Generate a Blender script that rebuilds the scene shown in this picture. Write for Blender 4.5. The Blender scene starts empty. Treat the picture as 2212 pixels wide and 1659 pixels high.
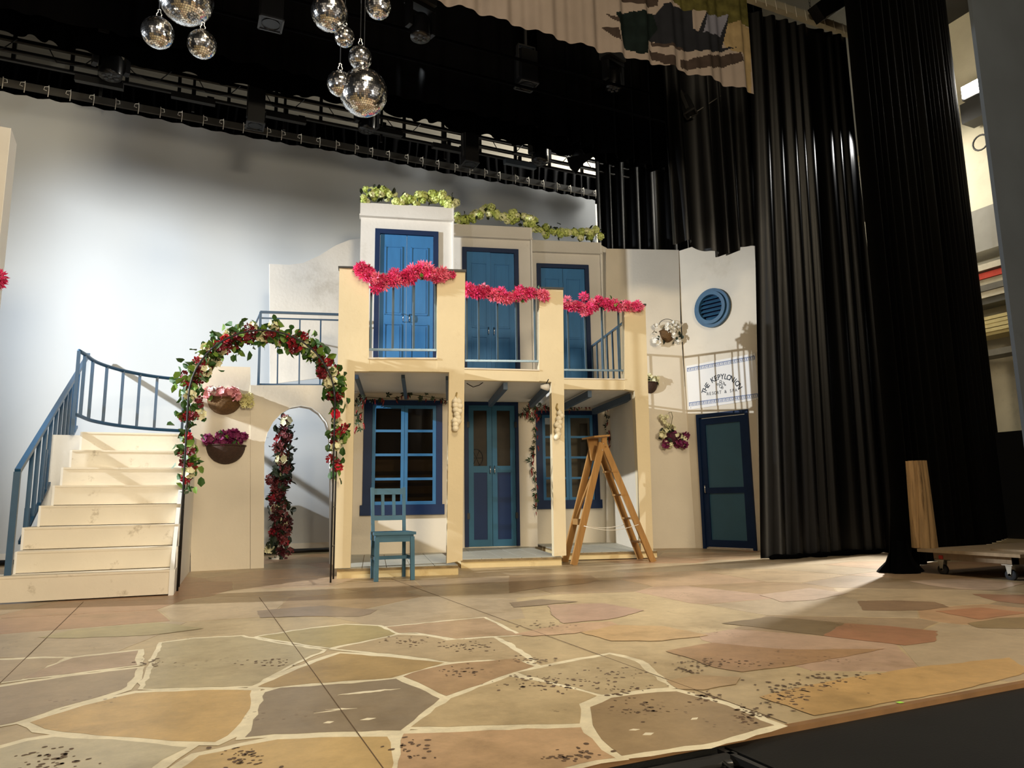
import bpy, math, random
import numpy as np
from mathutils import Vector, Matrix, Euler
random.seed(7)
S = bpy.context.scene
COL = S.collection
PI = math.pi
# ------------------------------------------------------------------ camera
F, CX, CY, CAMH = 1570., 1106., 829.5, .78
def cv(x, y):
    v = np.array([(x-CX)/F, -(y-CY)/F, -1.]); return v/np.linalg.norm(v)
_Z = cv(968, -8891); _Z = -_Z if _Z[1] < 0 else _Z
_X = cv(4557, 1034); _X = _X-_Z*_X.dot(_Z); _X /= np.linalg.norm(_X)
_Y = np.cross(_Z, _X)
R = np.array([_X, _Y, _Z]); CAM = np.array([0, 0, CAMH])
cd = bpy.data.cameras.new('camera'); cam = bpy.data.objects.new('camera', cd); COL.objects.link(cam)
cd.sensor_fit = 'HORIZONTAL'; cd.sensor_width = 36.; cd.lens = F/2212*36; cd.clip_start = .05; cd.clip_end = 200
m4 = Matrix([[*R[i], CAM[i]] for i in range(3)]+[[0, 0, 0, 1]]); cam.matrix_world = m4
S.camera = cam
# ------------------------------------------------------------------ world, exposure
w = bpy.data.worlds.new('world'); S.world = w; w.use_nodes = True
w.node_tree.nodes['Background'].inputs[0].default_value = (.9, .85, .8, 1)
w.node_tree.nodes['Background'].inputs[1].default_value = .012
S.view_settings.view_transform = 'Standard'; S.view_settings.look = 'None'
S.view_settings.gamma = 1; S.view_settings.exposure = 0; S.view_settings.use_curve_mapping = False
def light(name, kind, loc, target, power, color, size=.3, angle=60, blend=.3, sy=None):
    l = bpy.data.lights.new(name, kind); l.energy = power; l.color = color
    if kind == 'AREA':
        l.size = size
        if sy: l.shape = 'RECTANGLE'; l.size_y = sy
    else: l.shadow_soft_size = size
    if kind == 'SPOT': l.spot_size = math.radians(angle); l.spot_blend = blend
    o = bpy.data.objects.new(name, l); COL.objects.link(o); o.location = loc
    d = Vector(target)-Vector(loc); o.rotation_euler = d.to_track_quat('-Z', 'Y').to_euler(); return o
WARM = (1, .83, .575); COOL = (.86, .94, 1.)
LA = Vector((-5.6, 8.35, 4.2))
light('side_work_light', 'SPOT', LA, (4.4, 9.1, 3.0), 4500, (.9, .95, 1), .05, 108, 1)
light('front_of_house_light', 'AREA', (0.5, -13.5, 5.2), (3, 8.5, 1.3), 1850, WARM, 2.6)
light('front_amber_light', 'SPOT', (6.2, -2.5, 4.5), (4.9, 3.2, 0), 240, (1, .62, .26), .2, 50, 1)
light('backstage_light', 'SPOT', (11.6, 7.8, 4.2), (5.8, 5.6, 0), 4500, (1, .97, .9), .12, 44, .9)
light('wing_ceiling_light', 'AREA', (13.2, 10.2, 8.6), (14.4, 10.4, 0), 230, (1, .95, .85), 1.5)
light('rear_gallery_light', 'AREA', (10.6, 11.9, 9.4), (8.2, 14, 7.6), 800, (1, .96, .88), 1.2)
light('overhead_wash_light', 'SPOT', (3.2, 10.1, 7.5), (-2.0, 8.9, 3.0), 330, (.9, .96, 1), .15, 78, 1)
light('leg_edge_light', 'SPOT', (9.75, 7.12, 6.4), (7.8, 7.2, 4.2), 100, (1, .98, .95), .08, 80, .8)
light('reflection_fill_light', 'AREA', (1, -7, 7.5), (1, -7.5, 0), 520, (.97, .97, 1), 3)  # added fill: brightens the hall reflected in the mirror balls
light('floor_fill_light', 'AREA', (1.8, 1.3, 7.9), (2.4, 3.6, 0), 330, WARM, 2.2)  # added fill from above to lift the near floor

light('ball_fill_light', 'SPOT', (-3.4, 1.0, 2.6), (.9, 6, 4.75), 280, (1, 1, 1), .05, 26, .5)  # added pair of spots, only to brighten the mirror balls
light('ball_fill_light', 'SPOT', (4.6, 1.2, 2.4), (.8, 6, 4.75), 280, (.95, .98, 1), .05, 26, .5)
# ------------------------------------------------------------------ projection helpers
def ray(x, y): return R@cv(x, y)
def G(x, y, z=0.):
    d = ray(x, y); return Vector(CAM+d*((z-CAMH)/d[2]))
def atY(x, y, Y): d = ray(x, y); return Vector(CAM+d*(Y/d[1]))
def atX(x, y, X): d = ray(x, y); return Vector(CAM+d*(X/d[0]))
class Fr:
    """vertical plane frame: u along, v away from the viewer, z up"""
    def __init__(s, p, ang):
        a = math.radians(ang); s.o = Vector((p[0], p[1], 0)); s.a = a
        s.d = Vector((math.cos(a), math.sin(a), 0)); s.n = Vector((-math.sin(a), math.cos(a), 0))
    def pt(s, u, v, z): return s.o+s.d*u+s.n*v+Vector((0, 0, z))
    def at(s, x, y, v=0):
        d = Vector(ray(x, y)); o = s.o+s.n*v; c = Vector(CAM)
        p = c+d*((o-c).dot(s.n)/d.dot(s.n)); return p
    def uz(s, x, y, v=0):
        p = s.at(x, y, v); return (p-s.o).dot(s.d), p.z
# ------------------------------------------------------------------ mesh builder
class M:
    def __init__(s): s.v = []; s.f = []; s.mi = []; s.sm = []; s.cur = 0
    def add(s, vs, fs, smooth=False):
        b = len(s.v); s.v += [tuple(p) for p in vs]
        for f in fs: s.f.append([i+b for i in f]); s.mi.append(s.cur); s.sm.append(smooth)
        return s
    def hexa(s, p): return s.add(p, [(0, 3, 2, 1), (4, 5, 6, 7), (0, 1, 5, 4), (1, 2, 6, 5), (2, 3, 7, 6), (3, 0, 4, 7)])
    def box(s, a, b):
        (x0, y0, z0), (x1, y1, z1) = a, b
        return s.hexa([(x0, y0, z0), (x1, y0, z0), (x1, y1, z0), (x0, y1, z0), (x0, y0, z1), (x1, y0, z1), (x1, y1, z1), (x0, y1, z1)])
    def fbox(s, fr, u0, u1, v0, v1, z0, z1):
        P = fr.pt
        return s.hexa([P(u0, v0, z0), P(u1, v0, z0), P(u1, v1, z0), P(u0, v1, z0), P(u0, v0, z1), P(u1, v0, z1), P(u1, v1, z1), P(u0, v1, z1)])
    def prism(s, pts, ext):
        n = len(pts); e = Vector(ext); a = [Vector(p) for p in pts]; b = [p+e for p in a]
        return s.add(a+b, [tuple(range(n)), tuple(range(2*n-1, n-1, -1))]+[(i, i+n, (i+1) % n+n, (i+1) % n) for i in range(n)])
    def fpoly(s, fr, pxs, v0, th):
        return s.prism([fr.at(x, y, v0) for x, y in pxs], fr.n*th)
    def beam(s, p0, p1, w, h, up=(0, 0, 1)):
        p0, p1 = Vector(p0), Vector(p1); d = (p1-p0).normalized(); u = Vector(up)
        if abs(d.dot(u)) > .99: u = Vector((0, 1, 0))
        x = d.cross(u).normalized()*w/2; y = x.cross(d).normalized()*h/2
        return s.hexa([p0-x-y, p0+x-y, p0+x+y, p0-x+y, p1-x-y, p1+x-y, p1+x+y, p1-x+y])
    def tube(s, pts, r, n=8, closed=False, caps=True):
        pts = [Vector(p) for p in pts]; k = len(pts); rings = []; ref = None
        rr = r if isinstance(r, (list, tuple)) else [r]*k
        for i, p in enumerate(pts):
            a = pts[(i-1) % k] if (i > 0 or closed) else p; b = pts[(i+1) % k] if (i < k-1 or closed) else p
            d = (b-a).normalized()
            if ref is None: ref = Vector((0, 0, 1)) if abs(d.z) < .9 else Vector((1, 0, 0))
            x = d.cross(ref).normalized(); y = x.cross(d).normalized(); ref = y if True else ref
            rings.append([p+(x*math.cos(t)+y*math.sin(t))*rr[i] for t in [2*PI*j/n for j in range(n)]])
        vs = [q for rg in rings for q in rg]; fs = []
        for i in range(k if closed else k-1):
            a = i*n; b = ((i+1) % k)*n
            fs += [(a+j, a+(j+1) % n, b+(j+1) % n, b+j) for j in range(n)]
        if caps and not closed: fs += [tuple(range(n-1, -1, -1)), tuple(range((k-1)*n, k*n))]
        return s.add(vs, fs, True)
    def lathe(s, prof, c, n=20, axis='Z', a0=0, a1=2*PI, smooth=True):
        full = abs(a1-a0-2*PI) < 1e-6; m = n if full else n+1; vs = []; c = Vector(c)
        for r, z in prof:
            for j in range(m):
                t = a0+(a1-a0)*j/n
                q = Vector((r*math.cos(t), r*math.sin(t), z))
                if axis == 'Y': q = Vector((q.x, q.z, q.y))
                if axis == 'X': q = Vector((q.z, q.x, q.y))
                vs.append(c+q)
        fs = []
        for i in range(len(prof)-1):
            for j in range(n):
                a = i*m+j; b = i*m+(j+1) % m; fs.append((a, b, b+m, a+m))
        return s.add(vs, fs, smooth)
    def cyl(s, p0, p1, r, n=12): return s.tube([p0, p1], r, n)
    def sph(s, c, r, n=12, sc=(1, 1, 1)):
        k = n//2; vs = []; c = Vector(c)
        for i in range(k+1):
            t = PI*i/k
            for j in range(n): q = 2*PI*j/n; vs.append(c+Vector((r*sc[0]*math.sin(t)*math.cos(q), r*sc[1]*math.sin(t)*math.sin(q), r*sc[2]*math.cos(t))))
        return s.add(vs, [(i*n+j, (i+1)*n+j, (i+1)*n+(j+1) % n, i*n+(j+1) % n) for i in range(k) for j in range(n)], True)
    def xf(s, mat, src):
        return s.add([mat@Vector(p) for p in src.v], src.f, src.sm[0] if src.sm else False)
    def mesh(s, name, mats, off=(0, 0, 0)):
        me = bpy.data.meshes.new(name); o = Vector(off)
        me.from_pydata([tuple(Vector(p)-o) for p in s.v], [], s.f)
        for m in (mats if isinstance(mats, (list, tuple)) else [mats]): me.materials.append(m)
        me.polygons.foreach_set('material_index', s.mi); me.polygons.foreach_set('use_smooth', s.sm)
        me.update(); return me
LOC = {}
def wloc(o):
    v = Vector((0, 0, 0))
    while o is not None: v += Vector(o.location); o = o.parent
    return v
def obj(name, m, mat, parent=None, local=False, me=None, smooth_angle=None):
    """link a mesh; vertices are world coordinates unless local"""
    if me is None: me = m.mesh(name, mat, (0, 0, 0) if local or parent is None else wloc(parent))
    o = bpy.data.objects.new(name, me); COL.objects.link(o)
    if parent is not None: o.parent = parent
    return o
def tag(o, label=None, cat=None, group=None, kind=None):
    if label: o['label'] = label
    if cat: o['category'] = cat
    if group: o['group'] = group
    if kind: o['kind'] = kind
    return o
def thing(name, loc, label, cat, group=None):
    o = bpy.data.objects.new(name, None); COL.objects.link(o); o.location = loc; o.empty_display_size = .1
    return tag(o, label, cat, group)
def struct(name, m, mat, parent=None):
    o = obj(name, m, mat, parent)
    if parent is None: o['kind'] = 'structure'
    return o
# ------------------------------------------------------------------ materials
def lin(h):
    h = h.lstrip('#'); c = [int(h[i:i+2], 16)/255 for i in (0, 2, 4)]
    return tuple((x/12.92 if x <= .04045 else ((x+.055)/1.055)**2.4) for x in c)
MATS = {}
def mat(name, col, rough=.6, metal=0, var=.08, scale=3., bump=.0, bscale=60, stain=None, stain_amt=.5, stain_scale=1.2, spec=.5, stretch=(1, 1, 1), sheen=0, emit=0, alpha=None, thr=.58):
    if name in MATS: return MATS[name]
    if isinstance(col, str): col = lin(col)
    m = bpy.data.materials.new(name); m.use_nodes = True; nt = m.node_tree; N = nt.nodes; L = nt.links
    b = N['Principled BSDF']; b.inputs['Roughness'].default_value = rough; b.inputs['Metallic'].default_value = metal
    b.inputs['Specular IOR Level'].default_value = spec
    tc = N.new('ShaderNodeTexCoord'); mp = N.new('ShaderNodeMapping'); mp.inputs['Scale'].default_value = stretch
    L.new(tc.outputs['Object'], mp.inputs[0])
    no = N.new('ShaderNodeTexNoise'); no.inputs['Scale'].default_value = scale; no.inputs['Detail'].default_value = 5
    L.new(mp.outputs[0], no.inputs['Vector'])
    mr = N.new('ShaderNodeMapRange'); mr.inputs['From Min'].default_value = .3; mr.inputs['From Max'].default_value = .7
    mr.inputs['To Min'].default_value = 1-var; mr.inputs['To Max'].default_value = 1+var
    L.new(no.outputs['Fac'], mr.inputs['Value'])
    mx = N.new('ShaderNodeVectorMath'); mx.operation = 'SCALE'; mx.inputs[0].default_value = col
    L.new(mr.outputs[0], mx.inputs['Scale']); out = mx.outputs[0]
    if stain is not None:
        n2 = N.new('ShaderNodeTexNoise'); n2.inputs['Scale'].default_value = stain_scale; n2.inputs['Detail'].default_value = 8; n2.inputs['Roughness'].default_value = .7
        L.new(mp.outputs[0], n2.inputs['Vector'])
        r2 = N.new('ShaderNodeMapRange'); r2.inputs['From Min'].default_value = thr; r2.inputs['From Max'].default_value = thr+.14; r2.inputs['To Max'].default_value = stain_amt
        L.new(n2.outputs['Fac'], r2.inputs['Value'])
        mm = N.new('ShaderNodeMix'); mm.data_type = 'RGBA'
        L.new(r2.outputs[0], mm.inputs[0]); L.new(out, mm.inputs[6])
        sc = lin(stain) if isinstance(stain, str) else stain
        mm.inputs[7].default_value = (*sc, 1); out = mm.outputs[2]
    L.new(out, b.inputs['Base Color'])
    if bump:
        n3 = N.new('ShaderNodeTexNoise'); n3.inputs['Scale'].default_value = bscale; n3.inputs['Detail'].default_value = 3
        L.new(mp.outputs[0], n3.inputs['Vector'])
        bp = N.new('ShaderNodeBump'); bp.inputs['Strength'].default_value = bump; bp.inputs['Distance'].default_value = .01
        L.new(n3.outputs['Fac'], bp.inputs['Height']); L.new(bp.outputs[0], b.inputs['Normal'])
    if sheen: b.inputs['Sheen Weight'].default_value = sheen
    if emit: b.inputs['Emission Color'].default_value = (*col, 1); b.inputs['Emission Strength'].default_value = emit
    MATS[name] = m; return m
plaster = mat('cream_scenic_paint', '#e3d9c6', .75, var=.05, scale=1.6, bump=.15, bscale=25, stain='#b3a283', stain_amt=.28, stain_scale=1.1)
plaster_up = mat('weathered_scenic_paint', '#dcd8d0', .78, var=.06, scale=1.3, bump=.2, bscale=22, stain='#9b907e', stain_amt=.35, stain_scale=1.6)
colpaint = mat('column_paint', '#e3d3ae', .7, var=.05, scale=2, bump=.15, bscale=25, stain='#b89a6a', stain_amt=.25, stain_scale=2.5)
stairpaint = mat('scuffed_stair_paint', '#e6dcc8', .7, var=.05, scale=2.5, bump=.1, bscale=30, stain='#86734f', stain_amt=.65, stain_scale=6, thr=.60)
white = mat('white_paint', '#eeece6', .6, var=.02)
edgewood = mat('rough_step_edge', '#8a7550', .8, var=.25, scale=14, stain='#54452c', stain_amt=.6, stain_scale=9)
stepface = mat('worn_step_face', '#dcc795', .75, var=.08, scale=5, stain='#a5834f', stain_amt=.5, stain_scale=5)
tile = mat('grey_tile', '#b3b2a6', .5, var=.07, scale=4)
navy = mat('navy_paint', '#11294e', .5, var=.1, scale=5, spec=.22)
blue = mat('blue_door_paint', '#3473a9', .5, spec=.25, var=.09, scale=4, stretch=(3, 3, .6))
blue2 = mat('greyish_blue_paint', '#36709c', .5, spec=.25, var=.09, scale=4)
railblue = mat('rail_blue_metal', '#1d4a6b', .4, var=.1, scale=8)
railgrey = mat('grey_blue_rail_metal', '#5c7384', .3, metal=.3, var=.12, scale=9)
beamblue = mat('blue_grey_beam', '#3d5065', .6, var=.08)
black = mat('black_metal', '#0b0b0c', .5, var=.1)
blackgl = mat('black_gloss', '#101011', .25, var=.05)
darkgrey = mat('dark_grey_metal', '#2b2b2b', .5, var=.1)
midgrey = mat('grey_truss_metal', '#54524d', .55, var=.12, scale=4)
velvet = mat('black_stage_cloth', '#020203', .85, var=.12, scale=6, spec=.05, bump=.1, bscale=150)
satin = mat('black_satin_cloth', '#050506', .42, var=.12, scale=6, spec=.4, bump=.1, bscale=150)
cyc = mat('white_cyclorama_cloth', '#d2d7da', .85, var=.015, scale=.6)
chrome = mat('chrome', '#d8d8d8', .15, metal=1, var=.02)
mirror = mat('mirror_tile', '#f2f2f2', .14, metal=1, var=.02)
mirrordark = mat('mirror_grout', '#1b1b1b', .5, var=.05)
glass_dark = mat('dark_window_pane', '#120d07', .06, var=.4, scale=1.5, spec=.15)
for g_ in (glass_dark,): g_.node_tree.nodes['Principled BSDF'].inputs['Alpha'].default_value = .45
net = mat('brown_netting', '#2c2417', .5, spec=.2, var=.2, scale=9)
ladderwood = mat('honey_ladder_wood', '#ab8049', .55, var=.14, scale=5, stretch=(6, 6, .7), stain='#5d3d1c', stain_amt=.5, stain_scale=2.5, thr=.62)
logwood = mat('weathered_log', '#a98a60', .8, var=.25, scale=5, stretch=(6, 6, .5), stain='#4a331c', stain_amt=.8, stain_scale=3.2, bump=.4, bscale=18, thr=.56)
dollywood = mat('grey_plywood', '#8d7a60', .75, var=.15, scale=5, stretch=(1, 4, 1), stain='#5f5040', stain_amt=.5, stain_scale=4)
wicker = mat('wicker', '#654824', .8, var=.35, scale=40, stretch=(1, 1, 3), bump=.6, bscale=60)
wicker2 = mat('dark_wicker', '#3f2a1e', .8, var=.35, scale=40, stretch=(1, 1, 4), bump=.6, bscale=60)
leafg = mat('leaf_green', '#32581f', .5, var=.25, scale=9)
leafy = mat('light_leaf_green', '#6d8f35', .5, var=.2, scale=9)
leafd = mat('dark_leaf_green', '#1d2a14', .6, var=.3, scale=9)
red = mat('crimson_petal', '#9c1226', .6, var=.2, scale=12)
redd = mat('dark_red_petal', '#4d0d18', .6, var=.25, scale=12)
rose = mat('bright_rose_petal', '#d32a3e', .55, var=.15, scale=12)
cream = mat('cream_petal', '#e9e6bf', .6, var=.1, scale=12)
whitep = mat('white_petal', '#efece2', .6, var=.05, scale=12)
pinkp = mat('pale_pink_petal', '#e9a3a4', .6, var=.15, scale=12)
hot = mat('hot_pink_petal', '#f55590', .55, var=.2, scale=12)
hot2 = mat('deep_pink_petal', '#dc3a72', .55, var=.2, scale=12)
green_h = mat('lime_hydrangea', '#e0ea92', .6, var=.18, scale=14)
green_h2 = mat('pale_hydrangea', '#eef0b8', .6, var=.12, scale=14)
purple = mat('plum_petal', '#7c2456', .55, var=.2, scale=12)
chili = mat('chili_red', '#7a1411', .35, var=.15, scale=10)
garlic = mat('garlic_skin', '#f4ead0', .6, var=.1, scale=20)
stemm = mat('stem', '#4a4a24', .7, var=.2)
rope = mat('white_rope', '#f4eee0', .8, var=.1)
concrete = mat('pale_concrete', '#c9c2ab', .85, var=.1, scale=1.5, bump=.2, bscale=12, stain='#8d8672', stain_amt=.4)
greywall = mat('blue_grey_wall_paint', '#30363c', .8, var=.12, scale=2.2, stain='#202427', stain_amt=.6, stain_scale=1.4, bump=.1)
apronm = mat('black_stage_deck', '#0e0e0c', .6, var=.5, scale=2.5, stain='#24241f', stain_amt=.8, stain_scale=1.2, spec=.3, bump=.1, bscale=120)
sign_ink = mat('dark_ink', '#26303d', .7, var=.05)
sign_blue = mat('blue_ink', '#3a64a8', .7, var=.05)
sign_white = mat('sign_sheet', '#f0eeea', .5, var=.01)

# floor paint: tan base with tint patches and speckles
def floor_mat(name, col, speck=True, var=.10):
    c_ = lin(col); col = (c_[0]*.98, c_[1]*.98, c_[2]*1.02)
    m = mat(name, col, .36, var=var, scale=2.2, bump=.05, bscale=30, stain='#7c6746', stain_amt=.38, stain_scale=1.5, thr=.50, spec=.45)
    if name.endswith('_done'): return m
    nt = m.node_tree; N = nt.nodes; L = nt.links; b = N['Principled BSDF']
    src = b.inputs['Base Color'].links[0].from_socket
    tc = [n for n in N if n.type == 'TEX_COORD'][0]
    # fine brushed grain
    g = N.new('ShaderNodeTexNoise'); g.inputs['Scale'].default_value = 9; g.inputs['Detail'].default_value = 10; g.inputs['Roughness'].default_value = .75
    L.new(tc.outputs['Object'], g.inputs['Vector'])
    gr = N.new('ShaderNodeMapRange'); gr.inputs['From Min'].default_value = .3; gr.inputs['From Max'].default_value = .7; gr.inputs['To Min'].default_value = .80; gr.inputs['To Max'].default_value = 1.14
    L.new(g.outputs['Fac'], gr.inputs['Value'])
    sc = N.new('ShaderNodeVectorMath'); sc.operation = 'SCALE'; L.new(src, sc.inputs[0]); L.new(gr.outputs[0], sc.inputs['Scale'])
    v = N.new('ShaderNodeTexVoronoi'); v.inputs['Scale'].default_value = 34; L.new(tc.outputs['Object'], v.inputs['Vector'])
    r = N.new('ShaderNodeMapRange'); r.inputs['From Min'].default_value = .30; r.inputs['From Max'].default_value = .22; L.new(v.outputs['Distance'], r.inputs['Value'])
    n = N.new('ShaderNodeTexNoise'); n.inputs['Scale'].default_value = 1.9; n.inputs['Detail'].default_value = 4; L.new(tc.outputs['Object'], n.inputs['Vector'])
    r2 = N.new('ShaderNodeMapRange'); r2.inputs['From Min'].default_value = .60; r2.inputs['From Max'].default_value = .66; r2.inputs['To Max'].default_value = .75
    L.new(n.outputs['Fac'], r2.inputs['Value'])
    # only some of the cells carry a spot
    vc = N.new('ShaderNodeSeparateColor'); L.new(v.outputs['Color'], vc.inputs[0])
    gt = N.new('ShaderNodeMath'); gt.operation = 'GREATER_THAN'; gt.inputs[1].default_value = .45; L.new(vc.outputs[0], gt.inputs[0])
    mu = N.new('ShaderNodeMath'); mu.operation = 'MULTIPLY'; L.new(r.outputs[0], mu.inputs[0]); L.new(r2.outputs[0], mu.inputs[1])
    mu2 = N.new('ShaderNodeMath'); mu2.operation = 'MULTIPLY'; L.new(mu.outputs[0], mu2.inputs[0]); L.new(gt.outputs[0], mu2.inputs[1])
    mm = N.new('ShaderNodeMix'); mm.data_type = 'RGBA'; L.new(mu2.outputs[0], mm.inputs[0]); L.new(sc.outputs[0], mm.inputs[6]); mm.inputs[7].default_value = (*lin('#5a4632'), 1)
    L.new(mm.outputs[2], b.inputs['Base Color'])
    return m
# ================================================================== SETTING
EDGE = 2.03
fm = floor_mat('floor_base_paint', '#b8a47d')
m = M(); m.box((-6, EDGE, -.03), (15.5, 14, 0)); floor = struct('floor', m, fm)
m = M(); m.prism([(-6, EDGE-.012, -.03), (15, EDGE-.012, -.03), (15, EDGE-.012, 0.0015), (-6, EDGE-.012, 0.0015)], (0, .03, 0))
struct('trim_1', m, mat('bare_board_edge', '#7d5c39', .6, var=.2, scale=8))
m = M()
T1 = G(1565, 1612, -.017); T0 = Vector((T1.x-1.5, T1.y-.9, 0))   # opening of the trap in the deck
for a, b in (((-6, -1, -.25), (T0.x, EDGE-.012, -.017)), ((T1.x, -1, -.25), (15, EDGE-.012, -.017)), ((T0.x, T1.y, -.25), (T1.x, EDGE-.012, -.017)), ((T0.x, -1, -.25), (T1.x, T0.y, -.25+.233))): m.box(a, b)
struct('floor_apron', m, apronm)
m = M(); m.box((-6, 13.6, -.1), (15.6, 13.8, 11)); struct('wall_back', m, mat('rear_wall_boarding', '#b9b2a0', .8, var=.12, scale=3, stretch=(.2, 1, 6)))
m = M(); m.box((15.2, 1, -.1), (15.4, 13.6, 12)); struct('wall_right', m, concrete)
m = M(); m.box((-6, -1, 11.2), (15.4, 13.8, 11.3)); struct('ceiling', m, black)
# the auditorium behind the camera
m = M(); m.box((-9, -18, -1.1), (13, -1, -1.0)); struct('floor_auditorium', m, mat('auditorium_carpet', '#5a4a3a', .9))
m = M(); m.box((-9, -18.2, -1.1), (13, -18, 10)); struct('wall_front', m, mat('auditorium_wall', '#c9c9cc', .8, var=.1))
m = M(); m.box((-9.2, -18, -1.1), (-9, -1, 10)); struct('wall_left_auditorium', m, MATS['auditorium_wall'])
m = M(); m.box((13, -18, -1.1), (13.2, -1, 10)); struct('wall_right_auditorium', m, MATS['auditorium_wall'])
# proscenium jamb at the right
fr = Fr((5.9, 3.4), 0)
pts = [fr.at(2099, 0), fr.at(2187, 700)]
m = M(); m.box((pts[1].x, 3.4, -.03), (pts[1].x+3.4, 3.43, 8)); struct('wall_right_proscenium', m, greywall)

# painted flagstones: paint laid on the floor as low slabs of colour
def irregular(pts, seed, amp=.012, step=.09):
    rnd = random.Random(seed); out = []
    for i in range(len(pts)):
        a, b = pts[i], pts[(i+1) % len(pts)]; n = max(1, int((b-a).length/step))
        for k in range(n):
            t = k/n; p = a.lerp(b, t)
            d = (b-a).normalized(); q = Vector((-d.y, d.x, 0))
            bow = math.sin(t*PI)*.012*rnd.uniform(-1, 1)*0
            out.append(p+q*(rnd.uniform(-amp, amp)*(0.3 if k == 0 else 1)+bow))
    return out
cells = []; rnd = random.Random(11)
seeds = []
gx = -5.5
for iy in range(12):
    for ix in range(20):
        seeds.append(Vector((-5+ix*1.05+rnd.uniform(-.42, .42)+(iy % 2)*.5, 2.2+iy*.95+rnd.uniform(-.38, .38), 0)))
def clip(poly, p, n):
    out = []
    for i in range(len(poly)):
        a, b = poly[i], poly[(i+1) % len(poly)]; da, db = (a-p).dot(n), (b-p).dot(n)
        if da <= 0: out.append(a)
        if (da < 0) != (db < 0) and abs(da-db) > 1e-9: out.append(a.lerp(b, da/(da-db)))
    return out
tints = ['#c2ac85', '#b8a684', '#c4a37c', '#b49a73', '#bfae8e', '#c4a98c', '#ad9878', '#c7b48f', '#b59270', '#c4a985']
tm = [floor_mat('stone_tint_%s' % 'abcdefghij'[i], '#%02x%02x%02x' % tuple(int(int(t[j:j+2], 16)*q) for j, q in ((1, .93), (3, .91), (5, .9))), var=.07) for i, t in enumerate(tints)]
near = lambda p: p.x < 3.2 and p.y < 5.0
for i, s in enumerate(seeds):
    if near(s) or s.x > 11 or s.x < -3.2 or s.y > 12.3: continue
    poly = [Vector((s.x-1.5, s.y-1.5, 0)), Vector((s.x+1.5, s.y-1.5, 0)), Vector((s.x+1.5, s.y+1.5, 0)), Vector((s.x-1.5, s.y+1.5, 0))]
    for j, t in enumerate(seeds):
        if i != j and (t-s).length < 3.2:
            n = (t-s).normalized(); poly = clip(poly, (s+t)/2-n*.006, n)
            if len(poly) < 3: break
    poly = clip(poly, Vector((0, EDGE+.03, 0)), Vector((0, -1, 0)))
    if len(poly) < 3: continue
    q = irregular(poly, i, .008, .2); z = .0012
    m = M(); m.prism([Vector((a.x, a.y, z)) for a in q], (0, 0, -.001)); o = obj('painted_stone', m, tm[rnd.randrange(10)], floor)
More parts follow.
